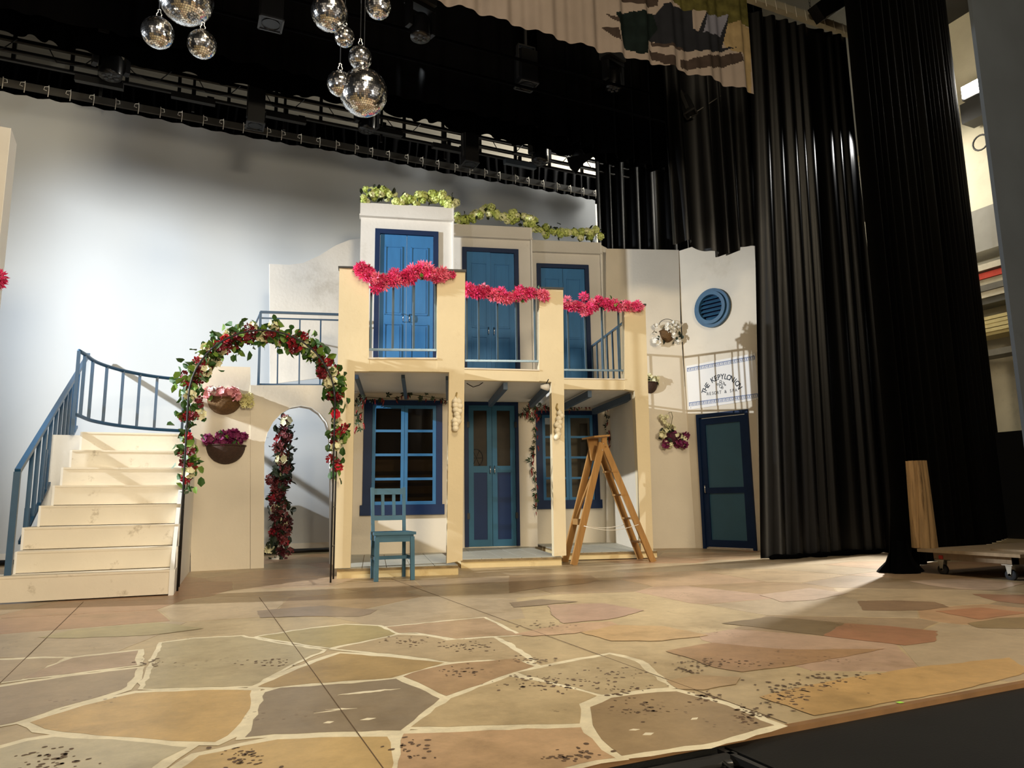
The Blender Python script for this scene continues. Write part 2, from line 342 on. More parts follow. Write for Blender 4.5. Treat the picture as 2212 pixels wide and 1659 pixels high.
stones = [
 ('#c3a36a', [(65,1560),(180,1524),(293,1497),(420,1491),(544,1491),(542,1518),(530,1545),(507,1575),(465,1602),(370,1600),(278,1592),(180,1584),(99,1574)]),
 ('#8f7f66', [(572,1495),(605,1486),(761,1476),(855,1466),(905,1487),(950,1509),(905,1545),(865,1578),(740,1580),(592,1585),(530,1592),(545,1566),(557,1543)]),
 ('#ab9060', [(557,1483),(650,1442),(735,1411),(850,1420),(960,1431),(845,1464),(740,1471),(640,1479),(590,1485)]),
 ('#ab9b6c', [(557,1375),(671,1357),(746,1349),(815,1352),(855,1369),(775,1387),(711,1399),(640,1388)]),
 ('#b39877', [(835,1354),(940,1344),(1045,1334),(1120,1372),(1060,1374),(985,1380),(940,1372),(900,1366),(862,1367)]),
 ('#b5a07b', [(725,1401),(800,1384),(860,1371),(920,1373),(965,1383),(1065,1377),(1110,1405),(1150,1428),(1060,1425),(975,1430),(860,1414),(755,1404)]),
 ('#a88a66', [(872,1461),(915,1446),(985,1433),(1115,1422),(1155,1439),(1100,1455),(1040,1478),(965,1503),(920,1482)]),
 ('#b9a47b', [(888,1570),(930,1540),(975,1508),(1035,1484),(1100,1461),(1180,1474),(1290,1503),(1250,1520),(1254,1545),(1252,1562),(1080,1566)]),
 ('#c1a079', [(872,1585),(1060,1577),(1254,1571),(1278,1595),(1300,1620),(1328,1636),(1250,1650),(1180,1668),(1000,1680),(860,1680)]),
 ('#c3a66f', [(430,1632),(520,1612),(600,1597),(740,1592),(838,1591),(846,1630),(844,1690),(350,1690)]),
 ('#bbb08f', [(-20,1622),(60,1600),(119,1591),(278,1600),(405,1614),(350,1640),(290,1690),(-40,1690)]),
 ('#a18e72', [(-20,1487),(140,1462),(298,1443),(285,1468),(262,1490),(150,1522),(30,1560),(-20,1570)]),
 ('#ab9277', [(50,1466),(100,1442),(158,1421),(298,1405),(292,1420),(296,1436),(150,1455)]),
 ('#b19c7c', [(-20,1426),(60,1423),(140,1421),(95,1443),(45,1468),(-20,1476)]),
 ('#b0a27d', [(350,1388),(420,1379),(520,1374),(600,1390),(698,1404),(620,1440),(545,1481),(420,1485),(310,1487),(322,1465),(333,1436)]),
 ('#a6996f', [(82,1377),(164,1359),(343,1344),(440,1357),(350,1369),(278,1374),(170,1378)]),
 ('#94816a', [(555,1319),(640,1312),(700,1308),(815,1317),(800,1326),(775,1332),(660,1331),(562,1334)]),
 ('#9a8360', [(1274,1527),(1320,1507),(1382,1499),(1462,1493),(1570,1524),(1672,1566),(1552,1600),(1440,1618),(1345,1632),(1301,1597),(1278,1552)]),
 ('#b7a57f', [(1118,1452),(1220,1432),(1316,1413),(1371,1428),(1405,1455),(1445,1484),(1370,1492),(1300,1500),(1240,1484),(1180,1470)]),
 ('#a5835f', [(1437,1406),(1490,1396),(1542,1388),(1640,1398),(1718,1403),(1914,1401),(1830,1418),(1754,1431),(1680,1442),(1603,1451),(1542,1441),(1500,1425)]),
 ('#7e6c4f', [(1558,1346),(1668,1332),(1740,1338),(1824,1346),(1779,1373),(1718,1366),(1640,1355)]),
 ('#a27657', [(1779,1373),(1824,1346),(1920,1352),(2025,1363),(2020,1386),(1955,1394),(1870,1384)]),
 ('#8d7357', [(1854,1298),(1940,1297),(2020,1300),(2050,1311),(1990,1318),(1920,1319),(1864,1318)]),
 ('#c0a58a', [(1960,1255),(2085,1248),(2212,1260),(2156,1275),(2080,1273),(2010,1265)]),
 ('#9d7459', [(2100,1283),(2212,1285),(2240,1308),(2151,1298)]),
 ('#b07f5b', [(2020,1320),(2120,1312),(2220,1323),(2116,1338)]),
 ('#917c57', [(2090,1346),(2150,1336),(2230,1332),(2240,1358),(2112,1356)]),
 ('#ae917a', [(1185,1306),(1306,1303),(1392,1318),(1350,1330),(1311,1338),(1216,1346),(1190,1326)]),
 ('#c0a07f', [(1105,1370),(1216,1348),(1320,1342),(1345,1352),(1240,1368),(1150,1374)]),
 ('#9b805e', [(1100,1243),(1190,1240),(1276,1243),(1294,1253),(1266,1260),(1180,1268),(1100,1280)]),
 ('#bfa072', [(1255,1366),(1330,1350),(1430,1352),(1530,1372),(1430,1384),(1320,1384)]),
 ('#b0946c', [(1440,1470),(1500,1458),(1600,1462),(1590,1478),(1520,1490),(1465,1488)]),
 ('#bf9c66', [(1640,1505),(1800,1470),(1990,1440),(2180,1420),(2230,1450),(2060,1492),(1900,1520),(1760,1545)]),
 ('#8c7a62', [(1100,1302),(1170,1294),(1250,1299),(1180,1306),(1110,1312)]),
 ('#b9a085', [(1640,1285),(1750,1270),(1830,1282),(1760,1296),(1690,1300)]),
]
grout = floor_mat('cream_grout_paint', '#e9deba', var=.05)
def outset(pts, w_, seed):
    rr = random.Random(seed); n = len(pts); ar = sum(pts[i].x*pts[(i+1) % n].y-pts[(i+1) % n].x*pts[i].y for i in range(n)); sg_ = 1 if ar > 0 else -1; out = []
    for i in range(n):
        a = (pts[i]-pts[i-1]).normalized(); b = (pts[(i+1) % n]-pts[i]).normalized(); d = (a+b).normalized(); out.append(pts[i]+Vector((d.y, -d.x, 0))*sg_*w_*rr.uniform(.75, 1.2))
    return out
for k in (0, 1, 2, 3, 4, 5, 6, 7, 8, 9, 10, 11, 12, 13, 14, 17, 18):
    base_ = irregular([G(x, y, .0014+k*.00003) for x, y in stones[k][1]], 100+k, .009, .06)
    m = M(); m.prism(outset(base_, .040 if k not in (3, 4, 14) else .028, k), (0, 0, -.0001)); obj('grout_line', m, grout, floor)
for k, (c, px) in enumerate(stones):
    q = irregular([G(x, y, .0022+k*.00003) for x, y in px], 100+k, .009, .06)
    m = M(); m.prism(q, (0, 0, -.0001)); obj('painted_stone', m, floor_mat('near_stone_paint_%d' % k, c, var=.09), floor)
# paint spatter: clusters of small dark spots
sp_ = [(1250, 1635, 70, 20, 40), (1000, 1395, 60, 12, 50), (880, 1385, 50, 10, 40), (1150, 1425, 60, 10, 35), (120, 1640, 70, 25, 45), (520, 1635, 60, 22, 40), (900, 1620, 60, 20, 25), (590, 1430, 60, 10, 30), (1000, 1450, 50, 10, 35),
       (1200, 1475, 110, 16, 90), (1560, 1432, 110, 9, 60), (1480, 1448, 30, 7, 18), (1340, 1490, 80, 20, 40), (1530, 1505, 45, 12, 34), (1620, 1545, 40, 18, 50), (1720, 1485, 90, 12, 50), (1790, 1465, 110, 16, 50), (1700, 1510, 60, 20, 40), (1340, 1455, 60, 12, 25), (1390, 1530, 60, 18, 30), (1180, 1350, 60, 8, 25), (330, 1430, 50, 8, 20)]
m = M(); rr = random.Random(77)
for (x, y, sx, sy, n_) in sp_:
    for _ in range(n_):
        p = G(x+rr.gauss(0, sx*.55), y+rr.gauss(0, sy*.55), .0035)
        if p.y < EDGE+.03: continue
        a = rr.uniform(.004, .013); b = a*rr.uniform(.5, .9); th = rr.uniform(0, 3)
        m.add([p+Vector((a*math.cos(q)*math.cos(th)-b*math.sin(q)*math.sin(th), a*math.cos(q)*math.sin(th)+b*math.sin(q)*math.cos(th), 0)) for q in [2*PI*j/7 for j in range(7)]], [tuple(range(7))])
o = obj('paint_spatter', m, mat('spatter_brown', '#5e4a38', .6, var=.3), floor); o['kind'] = 'stuff'
# board seams: thin brown joint lines
m = M()
for a, b in (((845, 1250), (1700, 1562)), ((560, 1290), (850, 1690)), ((180, 1300), (-20, 1495))):
    p, q = G(*a, .0028), G(*b, .0028); m.beam(p, q, .0035, .0012)
obj('board_seam', m, mat('seam_brown', '#5c472e', .8), floor)
m = M()
for (x, y, l, wd) in ((712, 1536, .12, .015), (737, 1531, .13, .02), (795, 1553, .06, .03), (798, 1494, .26, .03), (710, 1560, .04, .03), (1400, 1585, .05, .03), (1370, 1576, .04, .02), (1500, 1552, .04, .02)):
    p = G(x, y, .0032); rnd2 = random.Random(x); d = Vector((math.cos(rnd2.uniform(-.5, .5)), math.sin(rnd2.uniform(-.5, .5)), 0)); n = Vector((-d.y, d.x, 0))
    pts = irregular([p-d*l/2, p+n*wd/2, p+d*l/2, p-n*wd/2], x, .006, .02); m.prism(pts, (0, 0, -.0006))
obj('chipped_paint', m, mat('chipped_cream', '#e6dcc0', .5), floor)
m = M(); m.add([G(1943, 1517, .004)+Vector(v) for v in ((-.012, -.01, 0), (.012, -.012, 0), (.014, .008, 0), (-.01, .01, 0))], [(0, 1, 2, 3)])
o = obj('tape_mark', m, mat('green_tape', '#9fe04a', .6)); tag(o, 'tiny lime green tape mark on the front edge of the painted floor', 'tape')

# ------------------------------------------------------------------ trap with a round lamp
t = thing('floor_trap', (.95, 1.45, -.25), 'dark recessed hatch in the black deck holding a round grille', 'hatch')
m = M(); m.box((T0.x, T0.y, -.25), (T1.x, T1.y, -.235)); obj('hatch_base', m, blackgl, t)
m = M(); z = -.02
for a, b in (((T0.x, T1.y-.05, 0), (T1.x, T1.y-.05, 0)), ((T1.x-.02, T0.y, 0), (T1.x-.02, T1.y, 0))):
    m.beam(Vector(a)+Vector((0, 0, z-.01)), Vector(b)+Vector((0, 0, z-.01)), .02, .02)
obj('hatch_rim', m, darkgrey, t)
c = G(1516, 1634, -.045)+Vector((-.05, -.37, 0)); m = M(); rimm = mat('round_grille_metal', '#2c2b29', .25, var=.1)
for r_ in (.36, .30): m.tube([c+Vector((math.cos(a)*r_, math.sin(a)*r_, 0)) for a in [2*PI*i/40 for i in range(40)]], .014, 8, closed=True)
obj('round_rim', m, rimm, t)
for k in range(6):
    a = PI*k/6+.3; m = M(); m.cyl(c+Vector((math.cos(a)*.36, math.sin(a)*.36, .005)), c-Vector((math.cos(a)*.36, math.sin(a)*.36, -.005)), .006, 6); obj('grille_bar', m, rimm, t)
m = M(); m.lathe([(.0, -.12), (.28, -.12), (.30, -.02), (.29, -.02), (.26, -.11), (0, -.11)], c, 24); obj('lamp_bowl', m, darkgrey, t)

# ------------------------------------------------------------------ cyclorama
cx0, cx1, cz0, cz1 = -4.2, atY(1287, 450, 12.2).x, .17, 6.93
tie_px = [8, 55, 106, 153, 203, 250, 299, 346, 392, 438, 481, 524, 575, 606, 648, 688, 723, 764, 801, 837, 877, 909, 943, 978, 1010, 1042, 1075, 1108, 1137, 1169, 1198, 1227, 1255, 1281]
tie_x = [atY(p, 196+(430-196)*p/1287, 12.2).x for p in tie_px]
t = thing('cyclorama', (1.7, 12.2, 0), 'large white cloth backdrop hung behind the whole set', 'backdrop')
m = M(); xs = [cx0+(cx1-cx0)*i/160 for i in range(161)]
def topz(x):
    k = min(tie_x, key=lambda q: abs(q-x)); d = min(abs(k-x)/.17, 1); return cz1-.035*(d**.7)
vs = []; fs = []; NZ = 16
for x in xs:
    tz = topz(x)
    for j in range(NZ+1):
        zz = cz0+(tz-cz0)*j/NZ
        vs.append((x, 12.2+.02*math.sin(x*1.7+.4*math.sin(zz))+.008*math.sin(x*5+zz), zz))
n = NZ+1
for i in range(160):
    for j in range(NZ): fs.append((i*n+j, (i+1)*n+j, (i+1)*n+j+1, i*n+j+1))
m.add(vs, fs, True); obj('cloth', m, cyc, t)
m = M(); m.box((cx0, 12.19, .085), (cx1, 12.21, .17)); obj('hem', m, white, t)
m = M(); m.cyl((cx0, 12.2, .05), (cx1, 12.2, .05), .034, 10); obj('bottom_pipe', m, black, t)
t = thing('cloth_batten', (1.7, 12.14, 7.0), 'grey metal bar the white backdrop is tied to', 'batten')
m = M(); m.box((cx0, 12.10, 6.96), (cx1+.02, 12.14, 7.07)); obj('bar', m, midgrey, t)
for k, x in enumerate(tie_x):
    m = M(); rr = random.Random(k); s_ = rr.choice((-1, 1))
    m.tube([(x, 12.09, 7.085), (x+.005, 12.085, 7.0), (x, 12.09, 6.90)], .006, 5)
    m.tube([(x, 12.08, 7.06), (x+.05*s_, 12.08, 7.05), (x+.06*s_, 12.08, 7.0), (x+.02*s_, 12.08, 6.99)], .005, 5)
    obj('cloth_tie', m, rope, t)

# ------------------------------------------------------------------ drapes
def drape(name, p0, p1, z0, z1, label, cat='curtain', amp=.07, wl=.28, seed=0, mats=velvet, flare=None, zb=None, top=None, nu=None, nz=14, group=None, twist=.5, crisp=1.6):
    rr = random.Random(seed); p0 = Vector((*p0, 0)); p1 = Vector((*p1, 0)); Ld = (p1-p0).length; d = (p1-p0)/Ld; n = Vector((-d.y, d.x, 0))
    nu = nu or int(Ld/.022); ph = [rr.uniform(0, 6.3) for _ in range(6)]
    pos = [0]; x = 0
    vs = []; fs = []
    for i in range(nu+1):
        s = i/nu; x = s*Ld
        for j in range(nz+1):
            h = j/nz
            zt = z1 if top is None else top(s); zl = z0 if zb is None else zb(s)
            z = zl+(zt-zl)*h
            xx = x+twist*.12*(1-h)*math.sin(x*2.1+ph[3])
            phase = 2*PI*xx/wl+1.3*math.sin(2*PI*xx/(wl*4.3)+ph[0])+.8*math.sin(2*PI*xx/(wl*2.7)+ph[1])
            a = math.sin(phase); a = math.copysign(abs(a)**(1/crisp), a)
            v = amp*a*(.75+.25*math.sin(xx*1.3+ph[2]))*(.55+.45*(1-h))
            p = p0+d*x+n*v
            if flare: p += d*flare(s, 1-h)
            vs.append((p.x, p.y, z))
    k = nz+1
    for i in range(nu):
        for j in range(nz): fs.append((i*k+j, (i+1)*k+j, (i+1)*k+j+1, i*k+j+1))
    m = M(); m.add(vs, fs, True)
    o = obj(name, m, mats); tag(o, label, cat, group); return o, (p0, d, n, Ld)
# right leg curtain 1: from the floor up, flared foot at the left
drape('leg_curtain', (7.3, 7.3), (9.3, 7.3), .01, 7.95, 'black pleated side curtain right of the blue hotel door', amp=.09, wl=.24, seed=3, mats=satin,
      flare=lambda s, b: (-.45*(b**1.3)*(1-s)), nz=22, top=lambda s: 7.86+.13*s)
lr = G(2191, 1167)
p2a, p2b = (6.98, 5.42), (13.95, 8.55)
drape('leg_curtain', p2a, p2b, .01, 11.2, 'widest black side curtain, behind the wooden log on the trolley', amp=.05, wl=.45, seed=9,
      flare=lambda s, b: (-.32*max(0, b-.93)/.07*(1-s)**6 - .1*b*(1-s)), nz=30, nu=260, crisp=1.0)
m = M(); c = Vector((6.86, 5.36, 0))
for k in range(1):
    pr = [(.30, 0.0), (.27, .03), (.18, .10), (.13, .2), (.11, .32)]
    vs = []; fs = []; N_ = 22
    for (r_, z_) in pr:
        for j in range(N_):
            a = 2*PI*j/N_; q = r_*(1+.12*math.sin(3*a+1)+.08*math.sin(7*a)); vs.append((c.x+.03+q*math.cos(a)*.9, c.y+q*math.sin(a)*.6, z_+.006))
    for i in range(len(pr)-1):
        for j in range(N_): fs.append((i*N_+j, i*N_+(j+1) % N_, (i+1)*N_+(j+1) % N_, (i+1)*N_+j))
    m.add(vs, fs, True)
tag(obj('cloth_puddle', m, velvet), 'crumpled black cloth foot gathered on the floor beside the trolley', 'cloth')
# puddled hem of the first leg
m = M(); rr = random.Random(2)
pts = [Vector((6.9+i*.1, 7.22+.05*math.sin(i*1.3), .03)) for i in range(25)]
m.tube(pts, [.02+.018*abs(math.sin(i*.9)) for i in range(25)], 8)
tag(obj('curtain_hem_roll', m, velvet), 'rolled black hem lying along the floor under the pleated side curtain', 'cloth')
# rear leg over the right end of the cyclorama
drape('rear_leg_curtain', (atY(1287, 450, 11.5).x, 11.5), (10.4, 11.5), 3.0, 9, 'black rear curtain overlapping the right end of the white backdrop', amp=.10, wl=.36, seed=5, nz=8, mats=satin)
# swag hanging above the resort sign
drape('short_hanging_curtain', (6.25, 8.0), (7.76, 8.0), 4.42, 9, 'short black curtain hanging over the top of the resort sign wall', amp=.10, wl=.33, seed=8, nz=10, mats=satin,
      zb=lambda s: 4.36+.06*math.sin(s*9)+(.10 if s > .75 else 0))
# black border across the stage, scalloped hem
bw = lambda s: 6.98+.07*abs(math.sin(s*46))+.03*math.sin(s*15)
drape('border_curtain', (-4.5, 10.8), (9.5, 10.8), 7, 10.8, 'wide black border curtain with scalloped hem above the lighting bars', amp=.06, wl=.4, seed=12, zb=bw, nz=8, nu=520)
drape('masking_border', (-4.5, 12.55), (8.4, 12.55), 7.0, 7.62, 'low black pleated masking strip just behind the batten ties', amp=.04, wl=.2, seed=21, nz=3, nu=520)
# further border right: higher layers in front
drape('front_border_curtain', (4.6, 8.9), (9.2, 8.9), 6.1, 11, 'black border curtain hanging right of the moving lights under the banner', amp=.09, wl=.34, seed=30, nz=6,
      zb=lambda s: 6.2-.2*min(1, s*3)+.02*math.sin(s*40))
drape('upper_border_curtain', (-4, 10.0), (9.4, 10.0), 7.0, 11, 'plain black border curtain behind the mirror balls', amp=.05, wl=.4, seed=31, nz=4, nu=300, zb=lambda s: 6.9)

# ------------------------------------------------------------------ printed cloth banner at the top
BY = 6.0
bm = [mat('banner_cloth', '#6f655e', .9, spec=.1, var=.07, scale=3, bump=.15, bscale=90), mat('banner_dark_green', '#0b1211', .85, spec=.05, var=.4, scale=6),
      mat('banner_black_print', '#17181c', .85, spec=.05, var=.2, scale=6), mat('banner_grey_print', '#55555f', .85, spec=.05, var=.1), mat('banner_dark_brown', '#2d2521', .85, spec=.05, var=.2, scale=8),
      mat('banner_gold_print', '#6e5f45', .85, spec=.05, var=.2, scale=7), mat('banner_moss_print', '#39361a', .85, spec=.05, var=.5, scale=9)]
def inside(x, y, poly):
    r_ = False
    for i in range(len(poly)):
        (x1, y1), (x2, y2) = poly[i], poly[i-1]
        if (y1 > y) != (y2 > y) and x < (x2-x1)*(y-y1)/(y2-y1)+x1: r_ = not r_
    return r_
def bpx(l): return [((lambda p: (p.x, p.z))(atY(1000+x/3.16, y/3.16, BY))) for x, y in l]
prints = [(6, bpx([(1380, -400), (1970, -400), (1965, 190), (1900, 150), (1800, 180), (1700, 120), (1560, 70), (1500, 60), (1420, 0)])),
          (5, bpx([(1805, 165), (1900, 150), (1965, 200), (1975, 640), (1930, 600), (1900, 380), (1800, 330), (1780, 250)])),
          (2, bpx([(1370, 30), (1560, 70), (1680, 110), (1810, 110), (1790, 260), (1780, 320), (1860, 330), (1700, 360), (1500, 340), (1330, 290), (1240, 260), (1260, 120), (1310, 100)])),
          (3, bpx([(1650, 110), (1810, 100), (1770, 240), (1630, 230)])), (0, bpx([(1560, 70), (1645, 90), (1605, 220), (1570, 200)])),
          (1, bpx([(1030, 100), (1110, 80), (1300, 85), (1330, 200), (1260, 290), (1250, 380), (1190, 370), (1110, 320), (1070, 250), (1060, 170)])),
          (4, bpx([(960, 90), (1030, 150), (1060, 170), (1050, 130)])), (4, bpx([(950, 180), (1050, 200), (1070, 290), (1000, 240), (960, 200)])),
          (4, bpx([(1260, 330), (1440, 400), (1440, 470), (1300, 400)])), (4, bpx([(1480, 410), (1800, 370), (1880, 370), (1900, 430), (1700, 470), (1490, 470)])),
          (4, bpx([(1290, 280), (1500, 330), (1520, 350), (1300, 310)])), (4, bpx([(700, -300), (1000, -40), (1200, 40), (1330, 40), (1380, -400)]))]
xr = atY(1623, 100, BY).x; m = M(); nu, nz = 620, 120; z_t = 7.2
vs = []
for i in range(nu+1):
    x = -1+(xr+1)*i/nu
    zb_ = 5.52-.02*math.sin(x*2.2)+.008*math.sin(x*11)
    for j in range(nz+1):
        h = j/nz; z = zb_+(z_t-zb_)*h
        vs.append((x, BY+.03*math.sin(x*15+1.2*math.sin(x*3)+.15*z)+.014*math.sin(x*37+.6*z), z))
m.add(vs, [], True); k = nz+1
for i in range(nu):
    for j in range(nz):
        x, _, z = vs[i*k+j]; idx = 0
        for pi_, poly in prints:
            if inside(x, z, poly): idx = pi_
        m.f.append([i*k+j, (i+1)*k+j, (i+1)*k+j+1, i*k+j+1]); m.mi.append(idx); m.sm.append(True)
tag(obj('printed_banner', m, bm), 'beige cloth border printed with dark green and black shapes at the top', 'banner')

# truss and bars behind leg 1 top (above the pleated curtain)
t = thing('curtain_track', (8.0, 7.3, 8.05), 'pale steel bar with ties carrying the pleated side curtain', 'track')
m = M(); m.box((6.2, 7.25, 8.02), (9.4, 7.35, 8.14)); obj('bar', m, concrete, t)
for k in range(10):
    m = M(); m.tube([(7.35+k*.2, 7.23, 8.13), (7.36+k*.2, 7.22, 7.95)], .006, 5); obj('cloth_tie', m, rope, t)
m = M()
for k in range(14): m.tube([Vector((8.55, 7.3, 8.15+k*.06))+Vector((math.cos(a)*.014*(k % 2), math.cos(a)*.014*((k+1) % 2), math.sin(a)*.036)) for a in [2*PI*i/8 for i in range(8)]], .004, 4, closed=True)
obj('chain', m, darkgrey, t)
m = M(); m.box((7.9, 9.3, 7.4), (12.5, 9.5, 11.1)); tag(obj('gantry_panel', m, concrete), 'pale panel of the upper gantry seen above the pleated side curtain', 'panel')

# ================================================================== STAIRS
RZ = [0, .2226, .41, .609, .802, .996, 1.184, 1.378, 1.59]
ST = Fr((-1.26, 7.40), -3.5); TR = .245
t = thing('staircase', (-.6, 7.4, 0), 'cream painted wooden stairs with scuffed risers at the left', 'stairs')
lefts = [None, 35, 48, 82, 110, 127, 145, 166]
uR = 1.27
Lu = []
for k in range(8):
    v0 = k*TR; z0, z1 = RZ[k], RZ[k+1]
    uL = -1.3 if k == 0 else ST.uz(lefts[k], 1100-20*k, v0)[0]
    uL += .045 if k else 0; Lu.append(uL)
    m = M(); m.fbox(ST, uL, uR, v0, v0+.018, z0+(.006 if k else 0.012), z1-.016); obj('riser', m, stairpaint, t)
    m = M(); m.fbox(ST, uL, uR+.004, v0-.006, v0+TR+.02, z1-.018, z1); obj('tread', m, stairpaint, t)
m = M()
for k in range(8): m.fbox(ST, uR, uR+.03, k*TR-.0+.0, 8*TR+.5, RZ[k] if k == 0 else RZ[k], RZ[k+1])
obj('side_panel', m, white, t)
m = M()
for k in range(1, 8): m.fbox(ST, Lu[k]-.02, Lu[k], k*TR, 8*TR+.3, RZ[k], RZ[k+1])
obj('left_side_panel', m, white, t)
m = M(); m.box((-1.3, 9.3, 0), (.1, 11.3, 1.57)); obj('landing', m, white, t)
# white cheek wall between stairs and arch wall
m = M(); m.prism([(.03, 7.30, 0), (.21, 9.80, 0), (.21, 9.80, 1.60), (.1, 9.2, 1.60), (.03, 7.30, .22)], (-.035, 0, 0))
obj('cheek_wall', m, white, t)

# stair railing (straight) + curved rail
t = thing('stair_railing', (-1.2, 7.5, .2), 'straight blue railing sloping up the left side of the stairs', 'railing')
XR = -1.245
def rp(px, py): return atX(px, py, XR)
top = [rp(38, 1019), rp(191, 766)]; bot = [rp(44, 1172), rp(165, 922)]
m = M(); m.beam(top[0], top[1], .045, .045); obj('handrail', m, railblue, t)
m = M(); m.beam(bot[0], bot[1], .035, .035); obj('bottom_rail', m, railblue, t)
m = M(); m.beam(Vector((XR, top[0].y, RZ[1])), Vector((XR, top[0].y, top[0].z)), .05, .05); obj('newel_post', m, railblue, t)
for yy, zz, in ((8.17, RZ[4]-.02), (8.87, RZ[7])):
    f = (yy-bot[0].y)/(bot[1].y-bot[0].y); m = M(); m.beam((XR, yy, zz), (XR, yy, bot[0].z+(bot[1].z-bot[0].z)*f), .045, .045); obj('support_post', m, railblue, t)
for k in range(10):
    f = (k+.6)/10.2; a = bot[0].lerp(bot[1], f); y = a.y
    g = (y-top[0].y)/(top[1].y-top[0].y); b = top[0].lerp(top[1], g)
    m = M(); m.beam(a, b, .034, .034); obj('baluster', m, railblue, t)
t = thing('curved_railing', (-.6, 10.3, 1.59), 'curved blue railing on the landing above the stairs', 'railing')
cp = [(-1.06, 9.25), (-1.02, 9.45), (-.95, 9.9), (-.77, 10.32), (-.55, 10.6), (-.3, 10.8), (.04, 10.93), (.5, 11.0)]
def interp(pts, n):
    out = []; ps = [Vector((*p, 0)) for p in pts]; ps = [ps[0]*2-ps[1]]+ps+[ps[-1]*2-ps[-2]]
    for i in range(1, len(ps)-2):
        for k in range(n):
            t_ = k/n; a, b, c_, d = ps[i-1:i+3]
            out.append(.5*((2*b)+(-a+c_)*t_+(2*a-5*b+4*c_-d)*t_*t_+(-a+3*b-3*c_+d)*t_**3))
    out.append(ps[-2]); return out
cc = interp(cp, 5)
for z, nm in ((2.51, 'handrail'), (1.80, 'bottom_rail')):
    m = M(); m.tube([p+Vector((0, 0, z)) for p in cc], .022, 8); obj(nm, m, railblue, t)
for k in (0, 5, 9, 13, 17, 21, 25, 30, 35):
    m = M(); m.beam(cc[k]+Vector((0, 0, 1.80 if k else 1.57)), cc[k]+Vector((0, 0, 2.51)), .034, .034); obj('baluster', m, railblue, t)
m = M(); m.beam(cc[30]+Vector((0, 0, 1.57)), cc[30]+Vector((0, 0, 1.8)), .03, .03); obj('support_post', m, railblue, t)

# ================================================================== ARCH WALL + BRIDGE
WA = Fr((0, 9.8), 0)
t = thing('arch_wall', (.9, 9.8, 0), 'cream scenery wall with a round arched opening beside the stairs', 'scenery wall')
m = M(); m.fpoly(WA, [(412, 1235), (413, 778), (474, 779), (474, 791), (541, 793), (540, 1229)], 0, .05); obj('wall_panel', m, plaster, t)
arc = [(570, 1228), (571, 960), (578, 935), (590, 912), (607, 894), (628, 881), (650, 877), (672, 881), (690, 893), (705, 912), (713, 940), (716, 975), (716, 1228), (742, 1228), (742, 832), (541, 832), (541, 1229)]
m = M(); m.fpoly(WA, arc, -.01, .05); obj('arch_panel', m, plaster, t)
av = [WA.at(x, y, -.012) for x, y in arc[:13]]
m = M()
for a, b in zip(av, av[1:]): m.hexa([a, b, b+Vector((0, .16, 0)), a+Vector((0, .16, 0))]+[q+Vector((-.0, 0, .008)) for q in (a, b, b+Vector((0, .16, 0)), a+Vector((0, .16, 0)))])
obj('arch_reveal', m, white, t)
m = M(); m.box((.9, 9.86, 2.2), (2.1, 10.85, 2.33)); obj('bridge_deck', m, white, t)
m = M(); m.prism([atY(x, y, 10.86) for x, y in [(583, 830), (582, 570), (625, 572), (655, 568), (690, 552), (725, 530), (755, 518), (785, 514), (820, 514), (820, 800)]], (0, .03, 0)); 
o = obj('scalloped_panel', m, plaster_up, t)
t = thing('bridge_railing', (1.4, 9.8, 2.33), 'thin blue railing on top of the arch wall', 'railing')
m = M(); m.beam(WA.at(562, 674, .03), WA.at(745, 680, .03), .035, .03); obj('handrail', m, railblue, t)
m = M(); m.beam(WA.at(564, 687, .03), WA.at(745, 692, .03), .02, .018); obj('middle_rail', m, railblue, t)
m = M(); m.beam(WA.at(558, 830, .03), WA.at(745, 832, .03), .02, .018); obj('bottom_rail', m, railblue, t)
m = M(); m.beam(WA.at(558, 832, .03), WA.at(563, 674, .03), .03, .03); obj('newel_post', m, railblue, t)
m = M(); a = WA.at(558, 830, .03); m.beam(a, a+Vector((0, .8, 0)), .02, .018); a = WA.at(563, 675, .03); m.beam(a, a+Vector((0, .8, 0)), .02, .018); obj('side_rail', m, railblue, t)
for x in (600, 647, 692, 733):
    m = M(); m.beam(WA.at(x-1, 830, .03), WA.at(x+1, 689, .03), .018, .018); obj('baluster', m, railblue, t)

